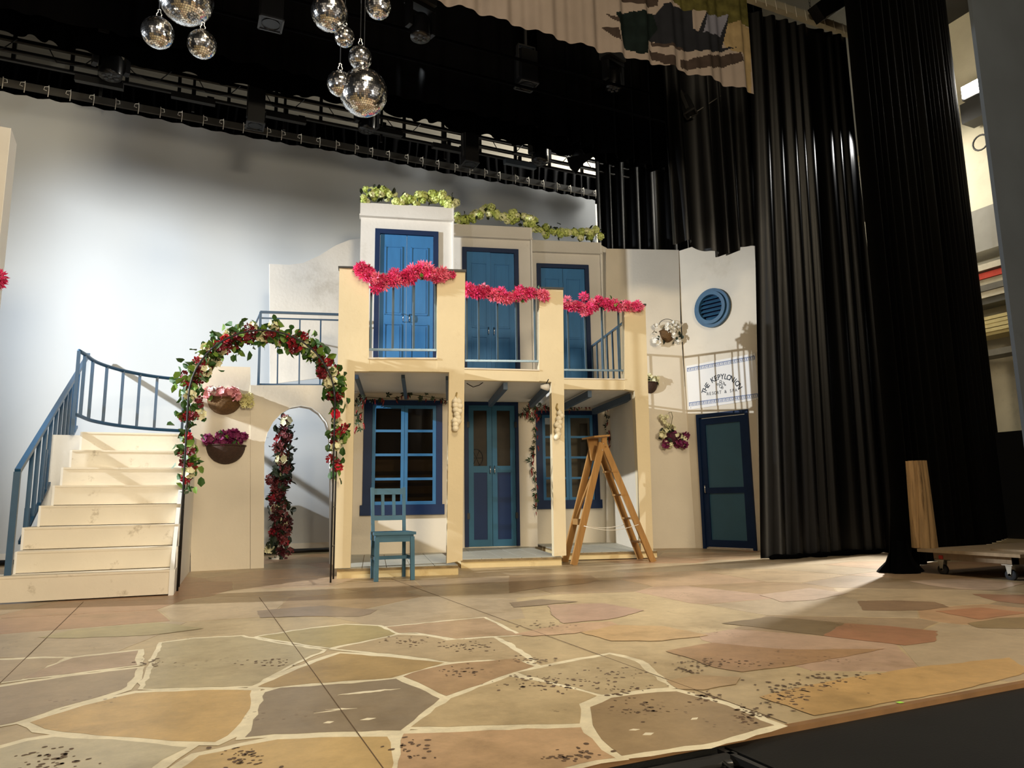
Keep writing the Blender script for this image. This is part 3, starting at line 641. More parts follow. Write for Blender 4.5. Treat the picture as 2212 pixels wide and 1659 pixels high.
# ================================================================== HOUSES
H = [Fr((2.22, 7.80), -14), Fr((3.73, 8.21), -15), Fr((5.27, 8.42), -16)]
W = [Fr((2.86, 9.80), -14), Fr((4.45, 10.22), -15), Fr((5.85, 10.48), -16)]
DECK0, DECK1 = 2.27, 2.40
def rect(fr, x0, y0, x1, y1, v=0):
    u0, a = fr.uz(x0, (y0+y1)/2, v); u1, b = fr.uz(x1, (y0+y1)/2, v); xm = (x0+x1)/2
    return u0, u1, fr.uz(xm, y1, v)[1], fr.uz(xm, y0, v)[1]
hnames = ['left', 'middle', 'right']
HT = []
lab = ['leftmost house front with the blue chair before it', 'middle house front with the tall double door', 'right house front behind the stepladder']
plats = [[(727, 1251), (988, 1240)], [(989, 1228), (1213, 1221)], [(1214, 1212), (1408, 1204)]]
for i in range(3):
    fr = H[i]; wf = W[i]
    t = thing('house_front', (fr.o.x, fr.o.y, 0), 'cream balcony unit, '+lab[i], 'scenery house', 'balcony house units'); HT.append(t)
    # platform
    a = G(*plats[i][0]); b = G(*plats[i][1]); u0 = (a-fr.o).dot(fr.d); u1 = (b-fr.o).dot(fr.d)
    if i: u0 += .04
    dep = (wf.o-fr.o).dot(fr.n)
    m = M(); m.fbox(fr, u0, u1, 0, dep, .0 if i < 2 else .012, .075); obj('platform', m, stepface, t)
    m = M(); m.fbox(fr, u0, u1, -.012, dep, .075, .098); obj('platform_edge', m, edgewood, t)
    nt_ = 5; tw = (u1-u0)/nt_
    for r_ in range(4):
        for c_ in range(nt_):
            m = M(); m.fbox(fr, u0+c_*tw+.006, u0+(c_+1)*tw-.002, .02+r_*dep/4, .016+(r_+1)*dep/4, .098, .105); obj('floor_tile', m, tile, t)
    # deck + beams
    ul, ur = [(-.66, .70), (-.62, .64), (-.55, .58)][i]
    m = M(); m.fbox(fr, ul, ur+.03, .1, dep-.01, DECK0+.03, DECK1-.01); obj('balcony_deck', m, plaster_up, t)
def P_(t, name, fr, px, v0, th, mt, lbl=None):
    m = M(); m.fpoly(fr, px, v0, th); o = obj(name, m, mt, t)
    if lbl: o['label'] = lbl
    return o
# facades
t = HT[0]; f = H[0]
P_(t, 'column_panel', f, [(733, 578), (797, 580), (797, 802), (766, 802), (761, 1100), (757, 1227), (720, 1228), (726, 1000)], 0, .09, colpaint)
P_(t, 'column_panel', f, [(944, 584), (1005, 586), (1003.5, 800), (999, 1211), (965, 1217), (970, 804), (944, 803)], 0, .09, colpaint)
P_(t, 'beam_panel', f, [(797, 775), (944, 775.5), (944, 803), (797, 801.5)], .002, .08, colpaint)
P_(t, 'column_cap', f, [(730.5, 574.5), (799, 576), (799, 580), (730.5, 578)], -.02, .13, darkgrey)
P_(t, 'column_cap', f, [(947, 580.5), (1007, 582), (1007, 587), (947, 585)], -.02, .13, darkgrey)
P_(t, 'floor_ledge', f, [(795, 772), (945, 772.5), (945, 776), (795, 775.5)], -.01, .12, plaster)
t = HT[1]; f = H[1]
P_(t, 'column_panel', f, [(1165, 623), (1216.5, 624.5), (1220, 1000), (1223.5, 1200), (1197, 1202), (1191, 825), (1165, 823)], 0, .12, colpaint)
P_(t, 'beam_panel', f, [(1000, 796), (1165, 800), (1165, 824), (1000, 820.5)], .002, .08, colpaint)
P_(t, 'column_cap', f, [(1163, 619.5), (1217.5, 621), (1217.5, 625), (1163, 623)], -.02, .14, darkgrey)
P_(t, 'floor_ledge', f, [(1000, 794), (1166, 798), (1166, 801), (1000, 797)], -.01, .12, plaster)
t = HT[2]; f = H[2]
P_(t, 'column_panel', f, [(1349, 659), (1394, 660), (1402, 900), (1411, 1190), (1385, 1192), (1371, 844), (1349, 841)], 0, .12, colpaint)
P_(t, 'beam_panel', f, [(1216, 818), (1349, 819.5), (1349, 842), (1216, 840.5)], .002, .08, colpaint)
P_(t, 'column_cap', f, [(1347, 655), (1396, 656), (1396, 660), (1347, 659)], -.02, .14, darkgrey)
P_(t, 'floor_ledge', f, [(1216, 816), (1350, 818), (1350, 820.5), (1216, 818.5)], -.01, .12, plaster)
# side wall of porch 3
a = G(1320, 1170, .1); b = G(1369, 1184, .1); b2 = H[2].at(1385, 1185, .12); b2.z = .1
m = M(); m.prism([Vector((a.x, a.y, .1)), Vector((b2.x-.02, b2.y+.02, .1)), Vector((b2.x-.02, b2.y+.02, DECK0)), Vector((a.x, a.y, DECK0))], (.03, .01, 0)); obj('side_wall', m, plaster, HT[2])
# beams under the decks
for i, a, b, s in ((0, (870, 803), (876, 850), .04), (0, (769, 803), (784, 850), .04), (0, (966, 806), (966, 846), .035), (1, (1095, 824), (1062, 866), .055), (1, (1188, 826), (1152, 866), .06), (2, (1280, 842), (1222, 874), .055), (2, (1372, 848), (1308, 876), .07)):
    z = DECK0-.01; p = G(*a, z); q = G(*b, z-.02 if i else z-.02)
    q = p+(q-p).normalized()*1.75
    m = M(); o_ = (q-p).normalized()*.13+Vector((0, 0, -.035)); m.beam(p+o_, q+o_*.5, s, .09 if i else .05); obj('deck_beam', m, beamblue, HT[i])
# back walls
wpx = [([(777, 1205), (777, 437), (978, 451), (966, 1196)]), ([(965, 1196), (980, 480), (1148, 497), (1160, 1181)]), ([(1158, 1181), (1150, 517), (1298, 527), (1320, 1172)])]
wu = []
for i in range(3):
    f = W[i]; t = HT[i]
    ztop = f.uz((wpx[i][1][0]+wpx[i][2][0])/2, (wpx[i][1][1]+wpx[i][2][1])/2)[1]
    u0 = f.uz(wpx[i][1][0], 600)[0]; u1 = f.uz(wpx[i][2][0], 600)[0]
    if i: u0 -= .05
    wu.append((u0, u1, ztop))
    dw = None
WIN = [None]*3
def wall_with_hole(f, u0, u1, z0, z1, h, th, mt, t, nm):
    hu0, hu1, hz0, hz1 = h
    m = M()
    for a in ((u0, hu0, z0, z1), (hu1, u1, z0, z1), (hu0, hu1, hz1, z1), (hu0, hu1, z0, hz0)):
        if a[1]-a[0] > .002 and a[3]-a[2] > .002: m.fbox(f, a[0], a[1], 0, th, a[2], a[3])
    obj(nm, m, mt, t)
low = [rect(W[0], 803, 876, 942, 1090), rect(W[1], 1012, 876, 1114, 1183), rect(W[2], 1172, 897, 1282, 1080)]
upp = [rect(W[0], 819, 508, 936, 776), rect(W[1], 1008, 546, 1112, 796), rect(W[2], 1170, 580, 1266, 816)]
for i in range(3):
    u0, u1, zt = wu[i]; t = HT[i]; f = W[i]
    h = list(low[i]);
    if i == 1: h[2] = .12
    wall_with_hole(f, u0-(.18 if i == 0 else 0), u1+.02, .1, 2.3, h, .05, plaster, t, 'lower_back_wall')
    h = list(upp[i]); h[2] = 2.4
    wall_with_hole(f, u0, u1, 2.3, zt, h, .05, plaster_up, t, 'upper_back_wall')
    # cornice
    m = M(); m.fbox(f, u0-.01, u1+.012, -.05, .06, zt-.20, zt-.02); obj('cornice', m, plaster_up, t)
    m = M(); m.fbox(f, u0-.02, u1+.02, -.075, .08, zt-.22, zt-.195); obj('cornice_lip', m, plaster_up, t)
    m = M(); m.fbox(f, u0-.0, u1+.0, -.02, .30, zt-.02, zt+.0); obj('top_shelf', m, plaster_up, t)
    m = M(); m.fbox(f, u1-.01, u1+.012, -.055, .3, 2.4, zt-.01); obj('side_return', m, white, t)
# slim filler between house 3 and right flats
a = W[2].at(1297, 900, .1); b = W[2].at(1312, 900, .1)
m = M(); m.prism([W[2].at(x, y, .08) for x, y in [(1296, 1172), (1296, 528), (1311, 536), (1311, 1172)]], W[2].n*.03); obj('filler_strip', m, plaster_up, HT[2])
# upper doors
def leaf(t, f, u0, u1, z0, z1, v, mt, panels, hand=None, ang=0):
    d = obj('door_leaf', M().fbox(f, u0, u1, v, v+.03, z0, z1), mt, t)
    for (a, b, c, e) in panels:
        pu0, pu1, pz0, pz1 = u0+(u1-u0)*a, u0+(u1-u0)*b, z0+(z1-z0)*c, z0+(z1-z0)*e; s = .012
        m = M()
        for q in ((pu0, pu1, pz1-s, pz1), (pu0, pu1, pz0, pz0+s), (pu0, pu0+s, pz0, pz1), (pu1-s, pu1, pz0, pz1)): m.fbox(f, q[0], q[1], v-.012, v+.001, q[2], q[3])
        m.fbox(f, pu0+.03, pu1-.03, v-.006, v+.001, pz0+.03, pz1-.03)
        obj('door_panel', m, mt, d)
    if hand is not None:
        m = M(); hu, hz = hand; m.tube([f.pt(hu, v-.005, hz-.06), f.pt(hu, v-.04, hz-.045), f.pt(hu, v-.045, hz), f.pt(hu, v-.04, hz+.045), f.pt(hu, v-.005, hz+.06)], .008, 6); obj('handle', m, chrome, d)
    return d
for i in range(3):
    f = W[i]; t = HT[i]; u0, u1, z0, z1 = upp[i]; z0 = 2.41; fw = .07
    m = M()
    for q in ((u0-fw, u0, z0, z1+fw), (u1, u1+fw, z0, z1+fw), (u0, u1, z1, z1+fw)): m.fbox(f, q[0], q[1], -.03, .05, q[2], q[3])
    obj('upper_door_frame', m, navy, t)
    mid = (u0+u1)/2; pn = [(.2, .84, .46, .92), (.2, .84, .06, .4)]
    pn2 = [(.16, .8, .46, .92), (.16, .8, .06, .4)]
    zz = z0+(z1-z0)*.44
    leaf(t, f, u0+.004, mid-.003, z0, z1-.004, .0 if i != 1 else -.02, blue, pn, (mid-.045, zz))
    leaf(t, f, mid+.003, u1-.004, z0, z1-.004, .0, blue, pn2, (mid+.045, zz))
# lower windows
def window(t, f, r, nrow, pm=None):
    u0, u1, z0, z1 = r; fw = .115
    m = M()
    for q in ((u0-fw, u0, z0-.02, z1+.07), (u1, u1+fw-.03, z0-.02, z1+.07), (u0, u1, z1, z1+.07)): m.fbox(f, q[0], q[1], -.035, .05, q[2], q[3])
    obj('window_frame', m, navy, t)
    m = M(); m.fbox(f, u0-fw-.03, u1+fw, -.05, .05, z0-.14, z0-.0); obj('window_sill', m, navy, t)
    mid = (u0+u1)/2
    for (a, b) in ((u0+.003, mid-.002), (mid+.002, u1-.003)):
        s = .045; m = M()
        m.fbox(f, a, a+s, -.02, .02, z0, z1); m.fbox(f, b-s, b, -.02, .02, z0, z1)
        hh = (z1-z0-s)/nrow
        for k in range(nrow+1): m.fbox(f, a+s, b-s, -.018 if 0 < k < nrow else -.02, .02, z0+k*hh, z0+k*hh+(.045 if k in (0, nrow) else .035))
        sash = obj('window_sash', m, blue2, t)
        for k in range(nrow):
            m = M(); m.fbox(f, a+s, b-s, .0, .006, z0+k*hh+.04, z0+(k+1)*hh); obj('window_pane', m, pm or glass_dark, sash)
window(HT[0], W[0], low[0], 4)
clearp = mat('clear_window_pane', '#3a352b', .06, spec=.15); clearp.node_tree.nodes['Principled BSDF'].inputs['Alpha'].default_value = .22
window(HT[2], W[2], low[2], 4, clearp)
# tall double door of house 2
f = W[1]; t = HT[1]; u0, u1, z0, z1 = low[1]; z0 = .12
m = M()
for q in ((u0-.06, u0, z0, z1+.05), (u1, u1+.05, z0, z1+.05), (u0, u1, z1, z1+.05)): m.fbox(f, q[0], q[1], -.03, .05, q[2], q[3])
obj('lower_door_frame', m, navy, t); mid = (u0+u1)/2
doorgrey = mat('grey_blue_door_paint', '#356784', .5, var=.08, scale=4, spec=.2)
doornavy = mat('navy_door_panel', '#16305a', .5, var=.08, spec=.2)
for si, (a, b) in enumerate(((u0+.004, mid-.003), (mid+.003, u1-.004))):
    s = .075; zm = z0+(z1-z0)*.535; m = M()
    for q in ((a, a+s, z0, z1), (b-s, b, z0, z1), (a+s, b-s, z0, z0+.1), (a+s, b-s, z1-.08, z1), (a+s, b-s, zm-.04, zm+.06)): m.fbox(f, q[0], q[1], -.01, .03, q[2], q[3])
    d = obj('door_leaf', m, doorgrey, t)
    m = M(); m.fbox(f, a+s, b-s, .004, .02, z0+.1, zm-.04); obj('door_panel', m, doornavy, d)
    m = M(); m.fbox(f, a+s, b-s, .008, .014, zm+.06, z1-.08); obj('netting_pane', m, net, d)
    hu = b-.03 if si == 0 else a+.03; m = M(); m.tube([f.pt(hu, -.012, zm-.06), f.pt(hu, -.045, zm-.04), f.pt(hu, -.045, zm+.04), f.pt(hu, -.012, zm+.06)], .008, 6); obj('handle', m, chrome, d)
    hx = u0-.005 if si == 0 else u1+.005
    for zz in (z0+.45, z1-.3):
        m = M(); m.fbox(f, hx-.02, hx+.02, -.036, -.02, zz-.045, zz+.045); obj('hinge', m, black, d)
# faint wheel hanging behind the netting
m = M(); c = f.pt(u0+.12, .004, z0+1.32)
m.tube([c+f.d*math.cos(a)*.1+Vector((0, 0, math.sin(a)*.13)) for a in [2*PI*i/24 for i in range(24)]], .007, 6, closed=True)
for k in range(3):
    a = PI*k/3; m.cyl(c+f.d*math.cos(a)*.1+Vector((0, 0, math.sin(a)*.13)), c-f.d*math.cos(a)*.1-Vector((0, 0, math.sin(a)*.13)), .003, 4)
o = tag(obj('wall_ornament', m, black), 'small dark wheel hanging in the left glazed leaf of the tall double door', 'ornament')
# wooden battens behind the window of house 1
m = M(); m.fbox(W[0], low[0][0]-.4, low[0][1]+.1, .5, .53, .1, 1.4); obj('window_backing', m, mat('brown_backing_board', '#7a5c36', .9, var=.2, scale=3), HT[0])
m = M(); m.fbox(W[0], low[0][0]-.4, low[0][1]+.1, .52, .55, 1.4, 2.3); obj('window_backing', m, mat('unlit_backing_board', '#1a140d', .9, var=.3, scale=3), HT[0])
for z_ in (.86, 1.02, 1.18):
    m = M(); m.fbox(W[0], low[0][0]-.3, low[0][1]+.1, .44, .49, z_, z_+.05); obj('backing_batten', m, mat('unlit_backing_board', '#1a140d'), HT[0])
m = M(); m.fbox(W[2], low[2][0]-.1, low[2][1]+.1, .5, .53, .3, 2.3); obj('window_backing', m, mat('pale_backing_board', '#8b8371', .9, var=.1), HT[2])
p_ = W[2].at(1258, 950, .3); m = M(); m.fbox(W[2], W[2].uz(1253, 950, .3)[0], W[2].uz(1269, 950, .3)[0], .28, .31, .1, W[2].uz(1260, 915, .3)[1])
tag(obj('black_post', m, black), 'black upright post seen through the right window panes behind the stepladder', 'post')
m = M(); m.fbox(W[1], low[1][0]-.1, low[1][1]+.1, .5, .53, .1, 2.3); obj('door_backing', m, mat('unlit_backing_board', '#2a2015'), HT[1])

# balcony railings
def balcony_rail(t, f, xs, yb, ytop, x0, x1, lbl):
    r = thing('balcony_railing', f.at((x0+x1)/2, yb, .05), lbl, 'railing', 'balcony railings')
    m = M(); m.beam(f.at(x0, yb, .06), f.at(x1, yb+(1.5 if x1-x0 > 100 else 0), .06), .025, .025); obj('bottom_rail', m, railgrey, r)
    m = M(); m.beam(f.at(x0, ytop, .06), f.at(x1, ytop+3, .06), .03, .03); obj('handrail', m, railgrey, r)
    for x in xs:
        m = M(); a = f.at(x, yb, .06); b = Vector((a.x, a.y, f.at(x, ytop, .06).z)); m.beam(a, b, .022, .022); obj('baluster', m, railgrey, r)
    return r
r0 = balcony_rail(HT[0], H[0], (800, 848, 893, 940), 755, 592, 797, 944, 'dark balcony railing of the left balcony below pink flowers')
r1 = balcony_rail(HT[1], H[1], (1008, 1034, 1075, 1116, 1157), 779, 632, 1005, 1165, 'grey balcony railing of the middle balcony below pink flowers')
r2 = balcony_rail(HT[2], H[2], (1229, 1266, 1304, 1340), 799, 660, 1218, 1348, 'grey balcony railing of the right balcony below pink flowers')
r = thing('side_railing', H[2].at(1346, 790, .1), 'short grey side railing running back from the right balcony', 'railing')
a = H[2].at(1347, 697, .14); zt = a.z; a.z = 0; bq = G(1307, 727, zt); bq.z = 0; bq = a+(bq-a).normalized()*1.6
m = M(); m.beam(a+Vector((0, 0, zt)), bq+Vector((0, 0, zt)), .03, .03); obj('handrail', m, railgrey, r)
m = M(); m.beam(a+Vector((0, 0, 2.47)), bq+Vector((0, 0, 2.47)), .025, .025); obj('bottom_rail', m, railgrey, r)
for k in range(7):
    p = a.lerp(bq, (k+.02)/6.04); m = M(); m.beam(p+Vector((0, 0, 2.40)), p+Vector((0, 0, zt)), .022, .022); obj('baluster', m, railgrey, r)
# fixture under the middle balcony
t = thing('clip_lamp', G(1178, 832, 2.16), 'small white clip lamp under the middle balcony', 'lamp')
m = M(); c = G(1176, 836, 2.17); m.lathe([(.0, -.05), (.02, -.05), (.035, .0), (.045, .05), (.04, .05), (.028, 0)], c, 14, 'X'); obj('shade', m, white, t)
m = M(); m.tube([c, c+Vector((.03, 0, .05)), c+Vector((.06, .0, .10))], .006, 6); obj('clip', m, black, t)
m = M(); m.tube([H[1].at(1008, 828, .3), H[1].at(1022, 836, .3), H[1].at(1035, 832, .3), H[1].at(1048, 823, .3)], .006, 6)
tag(obj('cable', m, black), 'black cable looping under the middle balcony ceiling', 'cable')

# ================================================================== RIGHT FLATS
R1 = Fr((7.032, 9.92), -27); p_ = G(1504, 1184); q_ = G(1641, 1190)
R2 = Fr((p_.x, p_.y), math.degrees(math.atan2(q_.y-p_.y, q_.x-p_.x)))
t = thing('wall_flat', (7.0, 9.9, 0), 'cream scenery wall carrying hanging baskets, right of the houses', 'scenery wall')
m = M(); m.fpoly(R1, [(1310, 1172), (1309, 537), (1466, 540), (1470, 700), (1503, 1184), (1411, 1186)], 0, .04); obj('wall_panel', m, plaster, t)
t2 = thing('resort_wall', (R2.o.x, R2.o.y, 0), 'cream scenery wall with the round vent, sign and blue door', 'scenery wall')
dr = rect(R2, 1518, 905, 1622, 1188, 0); zd = dr[3]
def r2u(x, y, v=0): return R2.uz(x, y, v)
uA, uB = -.05, 1.36
du0, du1 = r2u(1506, 900)[0]+.05, r2u(1614, 885)[0]-.03
dz = (r2u(1506, 897)[1]+r2u(1612, 884)[1])/2
ztopR = r2u(1470, 541)[1]
wall_with_hole(R2, uA, uB, 0, ztopR, (du0, du1, .02, dz-.06), .04, plaster, t2, 'wall_panel')
m = M()
for q in ((du0-.05, du0, .0, dz), (du1, du1+.05, .0, dz), (du0, du1, dz-.06, dz)): m.fbox(R2, q[0], q[1], -.04, .045, q[2], q[3])
obj('door_frame', m, navy, t2)
s = .10; z1 = dz-.075; m = M()
for q in ((du0+.01, du0+s, .03, z1), (du1-s, du1-.01, .03, z1), (du0+s, du1-s, .03, .14), (du0+s, du1-s, z1-.1, z1), (du0+s, du1-s, .86, .95)): m.fbox(R2, q[0], q[1], -.02, .03, q[2], q[3])
d = obj('door_leaf', m, navy, t2)
pane = mat('dark_teal_pane', '#38637c', .4, var=.05)
for (a, b) in ((.14, .86), (.95, z1-.1)):
    m = M(); m.fbox(R2, du0+s, du1-s, -.0, .02, a, b); obj('door_pane', m, pane, d)
m = M(); hu = du0+.06; m.tube([R2.pt(hu, -.02, .86), R2.pt(hu, -.06, .88), R2.pt(hu, -.06, .98), R2.pt(hu, -.02, 1.0)], .009, 6); obj('handle', m, chrome, d)
# round vent
c_u, c_z = r2u(1541, 666); t = thing('round_vent', R2.pt(c_u, 0, c_z), 'round blue louvred vent high on the resort wall', 'vent')
def ring(r0_, r1_, v0, v1, n=40):
    m = M(); vs = []
    for k in range(n):
        a = 2*PI*k/n
        for (r_, v_) in ((r0_, v1), (r0_, v0), (r1_, v0), (r1_, v1)): vs.append(R2.pt(c_u+math.cos(a)*r_, v_, c_z+math.sin(a)*r_))
    fs = []
    for k in range(n):
        a = 4*k; b = 4*((k+1) % n)
        for j in range(4): fs.append((a+j, a+(j+1) % 4, b+(j+1) % 4, b+j))
    m.add(vs, fs); return m
ra = abs(r2u(1541, 625)[1]-r2u(1541, 709)[1])/2
obj('outer_ring', ring(ra*.72, ra, -.06, .0), mat('vent_blue', '#36607e', .4, var=.15, scale=9), t)
obj('inner_ring', ring(ra*.66, ra*.84, -.10, -.02), MATS['vent_blue'], t)
m = M(); m.prism([R2.pt(c_u+math.cos(a)*ra*.7, -.005, c_z+math.sin(a)*ra*.7) for a in [2*PI*k/28 for k in range(28)]], R2.n*-.003); obj('back_plate', m, navy, t)
for k in range(6):
    z = c_z+ra*.66*(-.8+.32*k); hw = math.sqrt(max(.0, (ra*.68)**2-(z-c_z)**2))
    m = M(); a = R2.pt(c_u-hw, 0, z); b = R2.pt(c_u+hw, 0, z); n_ = R2.n
    m.hexa([a-n_*.075+Vector((0, 0, -.03)), b-n_*.075+Vector((0, 0, -.03)), b-n_*.02+Vector((0, 0, .02)), a-n_*.02+Vector((0, 0, .02)), a-n_*.07+Vector((0, 0, -.022)), b-n_*.07+Vector((0, 0, -.022)), b-n_*.015+Vector((0, 0, .028)), a-n_*.015+Vector((0, 0, .028))])
    obj('louvre_slat', m, MATS['vent_blue'], t)
# sign
sg = [(1482, 791), (1631, 763), (1639, 863), (1488, 885)]
t = thing('resort_sign', R2.at(1560, 830), 'white resort sign with blue key borders above the blue door', 'sign')
m = M(); m.fpoly(R2, sg, -.008, .006); obj('sign_sheet', m, sign_white, t)
for (x, y) in ((1487, 796), (1627, 768), (1492, 881), (1635, 862)):
    m = M(); m.sph(R2.at(x, y, -.01), .006, 8); obj('screw', m, midgrey, t)
def keyband(c0, c1, h):
    """meander band from pixel c0 (left centre) to c1 (right centre)"""
    a = Vector((*R2.uz(*c0, -.01), 0)); b = Vector((*R2.uz(*c1, -.01), 0)); L_ = (b-a).length; d = (b-a)/L_; n = Vector((-d.y, d.x, 0))
    m = M(); lw = h*.085
    def seg(p, q):
        p, q = Vector((*p, 0)), Vector((*q, 0)); e = (q-p).normalized()*lw/2; p2 = p-e; q2 = q+e
        A = a+d*p2.x+n*p2.y; B = a+d*q2.x+n*q2.y; k = (B-A).normalized(); s_ = Vector((-k.y, k.x, 0))*lw/2
        m.prism([R2.pt(v.x, -.0102, v.y) for v in (A-s_, B-s_, B+s_, A+s_)], R2.n*-.001)
    hh = h/2; seg((0, -hh), (L_, -hh)); seg((0, hh), (L_, hh)); seg((0, -hh), (0, hh)); seg((L_, -hh), (L_, hh))
    n_u = 18; w_ = L_/n_u; g_ = hh*.72
    for k in range(n_u):
        x = k*w_+w_*.08; W_ = w_*.84
        pts = [(0, -g_), (0, g_), (W_, g_), (W_, -g_*.55), (W_*.42, -g_*.55), (W_*.42, g_*.3), (W_*.68, g_*.3)]
        for p, q in zip(pts, pts[1:]): seg((x+p[0], p[1]), (x+q[0], q[1]))
    obj('key_border', m, sign_blue, t)
hB = abs(R2.uz(1560, 781)[1]-R2.uz(1560, 788.5)[1])
keyband((1484.5, 799), (1630, 772.5), hB); keyband((1489, 873.5), (1636.5, 854), hB*1.02)
def glyph(ch, bold=0.0):
    cu = bpy.data.curves.new('glyph', 'FONT'); cu.body = ch; cu.size = 1; cu.align_x = 'CENTER'; cu.align_y = 'BOTTOM_BASELINE'; cu.extrude = 0; cu.offset = bold; cu.resolution_u = 3
    o = bpy.data.objects.new('glyph', cu); COL.objects.link(o); dg = bpy.context.evaluated_depsgraph_get()
    me = bpy.data.meshes.new_from_object(o.evaluated_get(dg)); vs = [v.co.copy() for v in me.vertices]; fs = [tuple(p.vertices) for p in me.polygons]
    bpy.data.objects.remove(o); bpy.data.meshes.remove(me); bpy.data.curves.remove(cu); return vs, fs
def uzv(x, y): return Vector(R2.uz(x, y, -.01))
pT, pM, pN = uzv(1521, 846), uzv(1556, 814), uzv(1597, 835)
def circ(a, b, c):
    d = 2*(a.x*(b.y-c.y)+b.x*(c.y-a.y)+c.x*(a.y-b.y)); A, B, C_ = a.length_squared, b.length_squared, c.length_squared
    o = Vector(((A*(b.y-c.y)+B*(c.y-a.y)+C_*(a.y-b.y))/d, (A*(c.x-b.x)+B*(a.x-c.x)+C_*(b.x-a.x))/d)); return o, (a-o).length
oc, rad = circ(pT, pM, pN)
a0 = math.atan2(pT.y-oc.y, pT.x-oc.x); a1 = math.atan2(pN.y-oc.y, pN.x-oc.x)
if a0 < a1-PI: a0 += 2*PI
txt = 'THE KEPYLONION'; m = M(); hl = .085/.7
for k, ch in enumerate(txt):
    if ch == ' ': continue
    a = a0+(a1-a0)*k/(len(txt)-1); vs, fs = glyph(ch, .014); rot = a-PI/2
    P2 = oc+Vector((math.cos(a), math.sin(a)))*(rad-.04)
    m.add([R2.pt(P2.x+(v.x*math.cos(rot)*.9-v.y*math.sin(rot))*hl, -.0105, P2.y+(v.x*math.sin(rot)*.9+v.y*math.cos(rot))*hl) for v in vs], fs)
obj('arched_lettering', m, sign_ink, t)
m = M(); pa, pb = uzv(1529, 854), uzv(1590, 846); txt = 'RESORT & SPA'; hl = .05/.7; ang = math.atan2(pb.y-pa.y, pb.x-pa.x)
for k, ch in enumerate(txt):
    if ch == ' ': continue
    P2 = pa.lerp(pb, k/(len(txt)-1)); vs, fs = glyph(ch, .002)
    m.add([R2.pt(P2.x+(v.x*math.cos(ang)*.95-v.y*math.sin(ang))*hl, -.0105, P2.y+(v.x*math.sin(ang)*.95+v.y*math.cos(ang))*hl) for v in vs], fs)
obj('lower_lettering', m, sign_ink, t)
# emblem: line drawing of a small winged figure holding a flower
m = M(); ec = uzv(1557, 830); sc_ = .0075
def stroke(pts, r=.0035):
    m.tube([R2.pt(ec.x+x*sc_, -.012, ec.y+y*sc_) for x, y in pts], r, 4)
def circle(cx_, cy_, r_, n=12): return [(cx_+r_*math.cos(2*PI*k/n), cy_+r_*math.sin(2*PI*k/n)) for k in range(n+1)]
stroke(circle(0, 6, 2.4)); stroke([(-1, 4), (-5, 2), (-9, 3), (-7, 0), (-3, -1)]); stroke([(0, 4), (3, 1), (7, -1), (9, 3)]); stroke([(-2, -1), (-4, -5), (-1, -8), (3, -7), (2, -3), (5, -2)])
stroke(circle(3, -8, 2.2)); stroke([(-3, 0), (0, -2), (2, 1)]); stroke([(6, 5), (9, -2), (10, -4)]); stroke(circle(10.5, -3, 1.3, 8)); stroke([(-9, 3), (-10, 0), (-7, -2)])
obj('emblem', m, sign_ink, t)
# tall narrow return behind the resort wall
t = thing('edge_flat', (8.0, 8.3, 0), 'tall narrow pale flat between resort wall and pleated curtain', 'scenery wall')
m = M(); m.prism([atY(x, y, 8.42) for x, y in [(1648, 1189), (1618, 389), (1637, 389), (1672, 1189)]], (0, .03, 0)); obj('panel', m, plaster_up, t)
m = M(); a = atY(1650, 741, 8.38); m.box((a.x-.04, 8.37, a.z-.03), (a.x+.3, 8.41, a.z+.03)); obj('blue_batten', m, navy, t)

# ================================================================== LEFT EDGE FLAT
LX = -1.5
a = atX(23.6, 277, LX); b = atX(35.7, 312, LX)
t = thing('left_flat', (LX, a.y, 0), 'tall beige house wall cut off by the left picture edge', 'scenery wall')
m = M(); m.box((LX-.7, a.y, 0), (LX, a.y+.03, a.z)); obj('front_panel', m, plaster_up, t)
m = M(); m.prism([(LX+.002, a.y-.002, 0), (LX+.002, b.y, 0), (LX+.002, b.y, b.z), (LX+.002, a.y-.002, a.z)], (-.004, 0, 0)); obj('side_return', m, white, t)

# ================================================================== FLOWERS
def flower(n, r, cup=.35, w=.5, center=None):
    m = M()
    for k in range(n):
        a = 2*PI*k/n; d = Vector((math.cos(a), math.sin(a), 0)); q = Vector((-d.y, d.x, 0)); up = Vector((0, 0, 1))
        m.add([Vector((0, 0, 0)), d*r*.6+q*r*w*.6+up*r*cup*.5, d*r+up*r*cup, d*r*.6-q*r*w*.6+up*r*cup*.5, d*r*.62+up*r*cup*.2], [(0, 1, 4), (1, 2, 4), (2, 3, 4), (3, 0, 4)])
    return m
def rot_to(v, spin=0):
    return Vector(v).to_track_quat('Z', 'Y').to_matrix().to_4x4()@Matrix.Rotation(spin, 4, 'Z')
def cluster(k, Rr, fr_, n=4, cup=.3, w=.6, seed=0, hemi=False, squash=1):
    rr = random.Random(seed); m = M(); fl = flower(n, fr_, cup, w)
    for i in range(k):
        z = 1-2*(i+.5)/k; th = i*2.39996; s = math.sqrt(1-z*z); v = Vector((s*math.cos(th), s*math.sin(th), z*squash)).normalized()
        m.xf(Matrix.Translation(v*Rr*rr.uniform(.82, 1.08))@rot_to(v+Vector((rr.uniform(-.3, .3), rr.uniform(-.3, .3), rr.uniform(-.3, .3))), rr.uniform(0, 6)), fl)
    return m
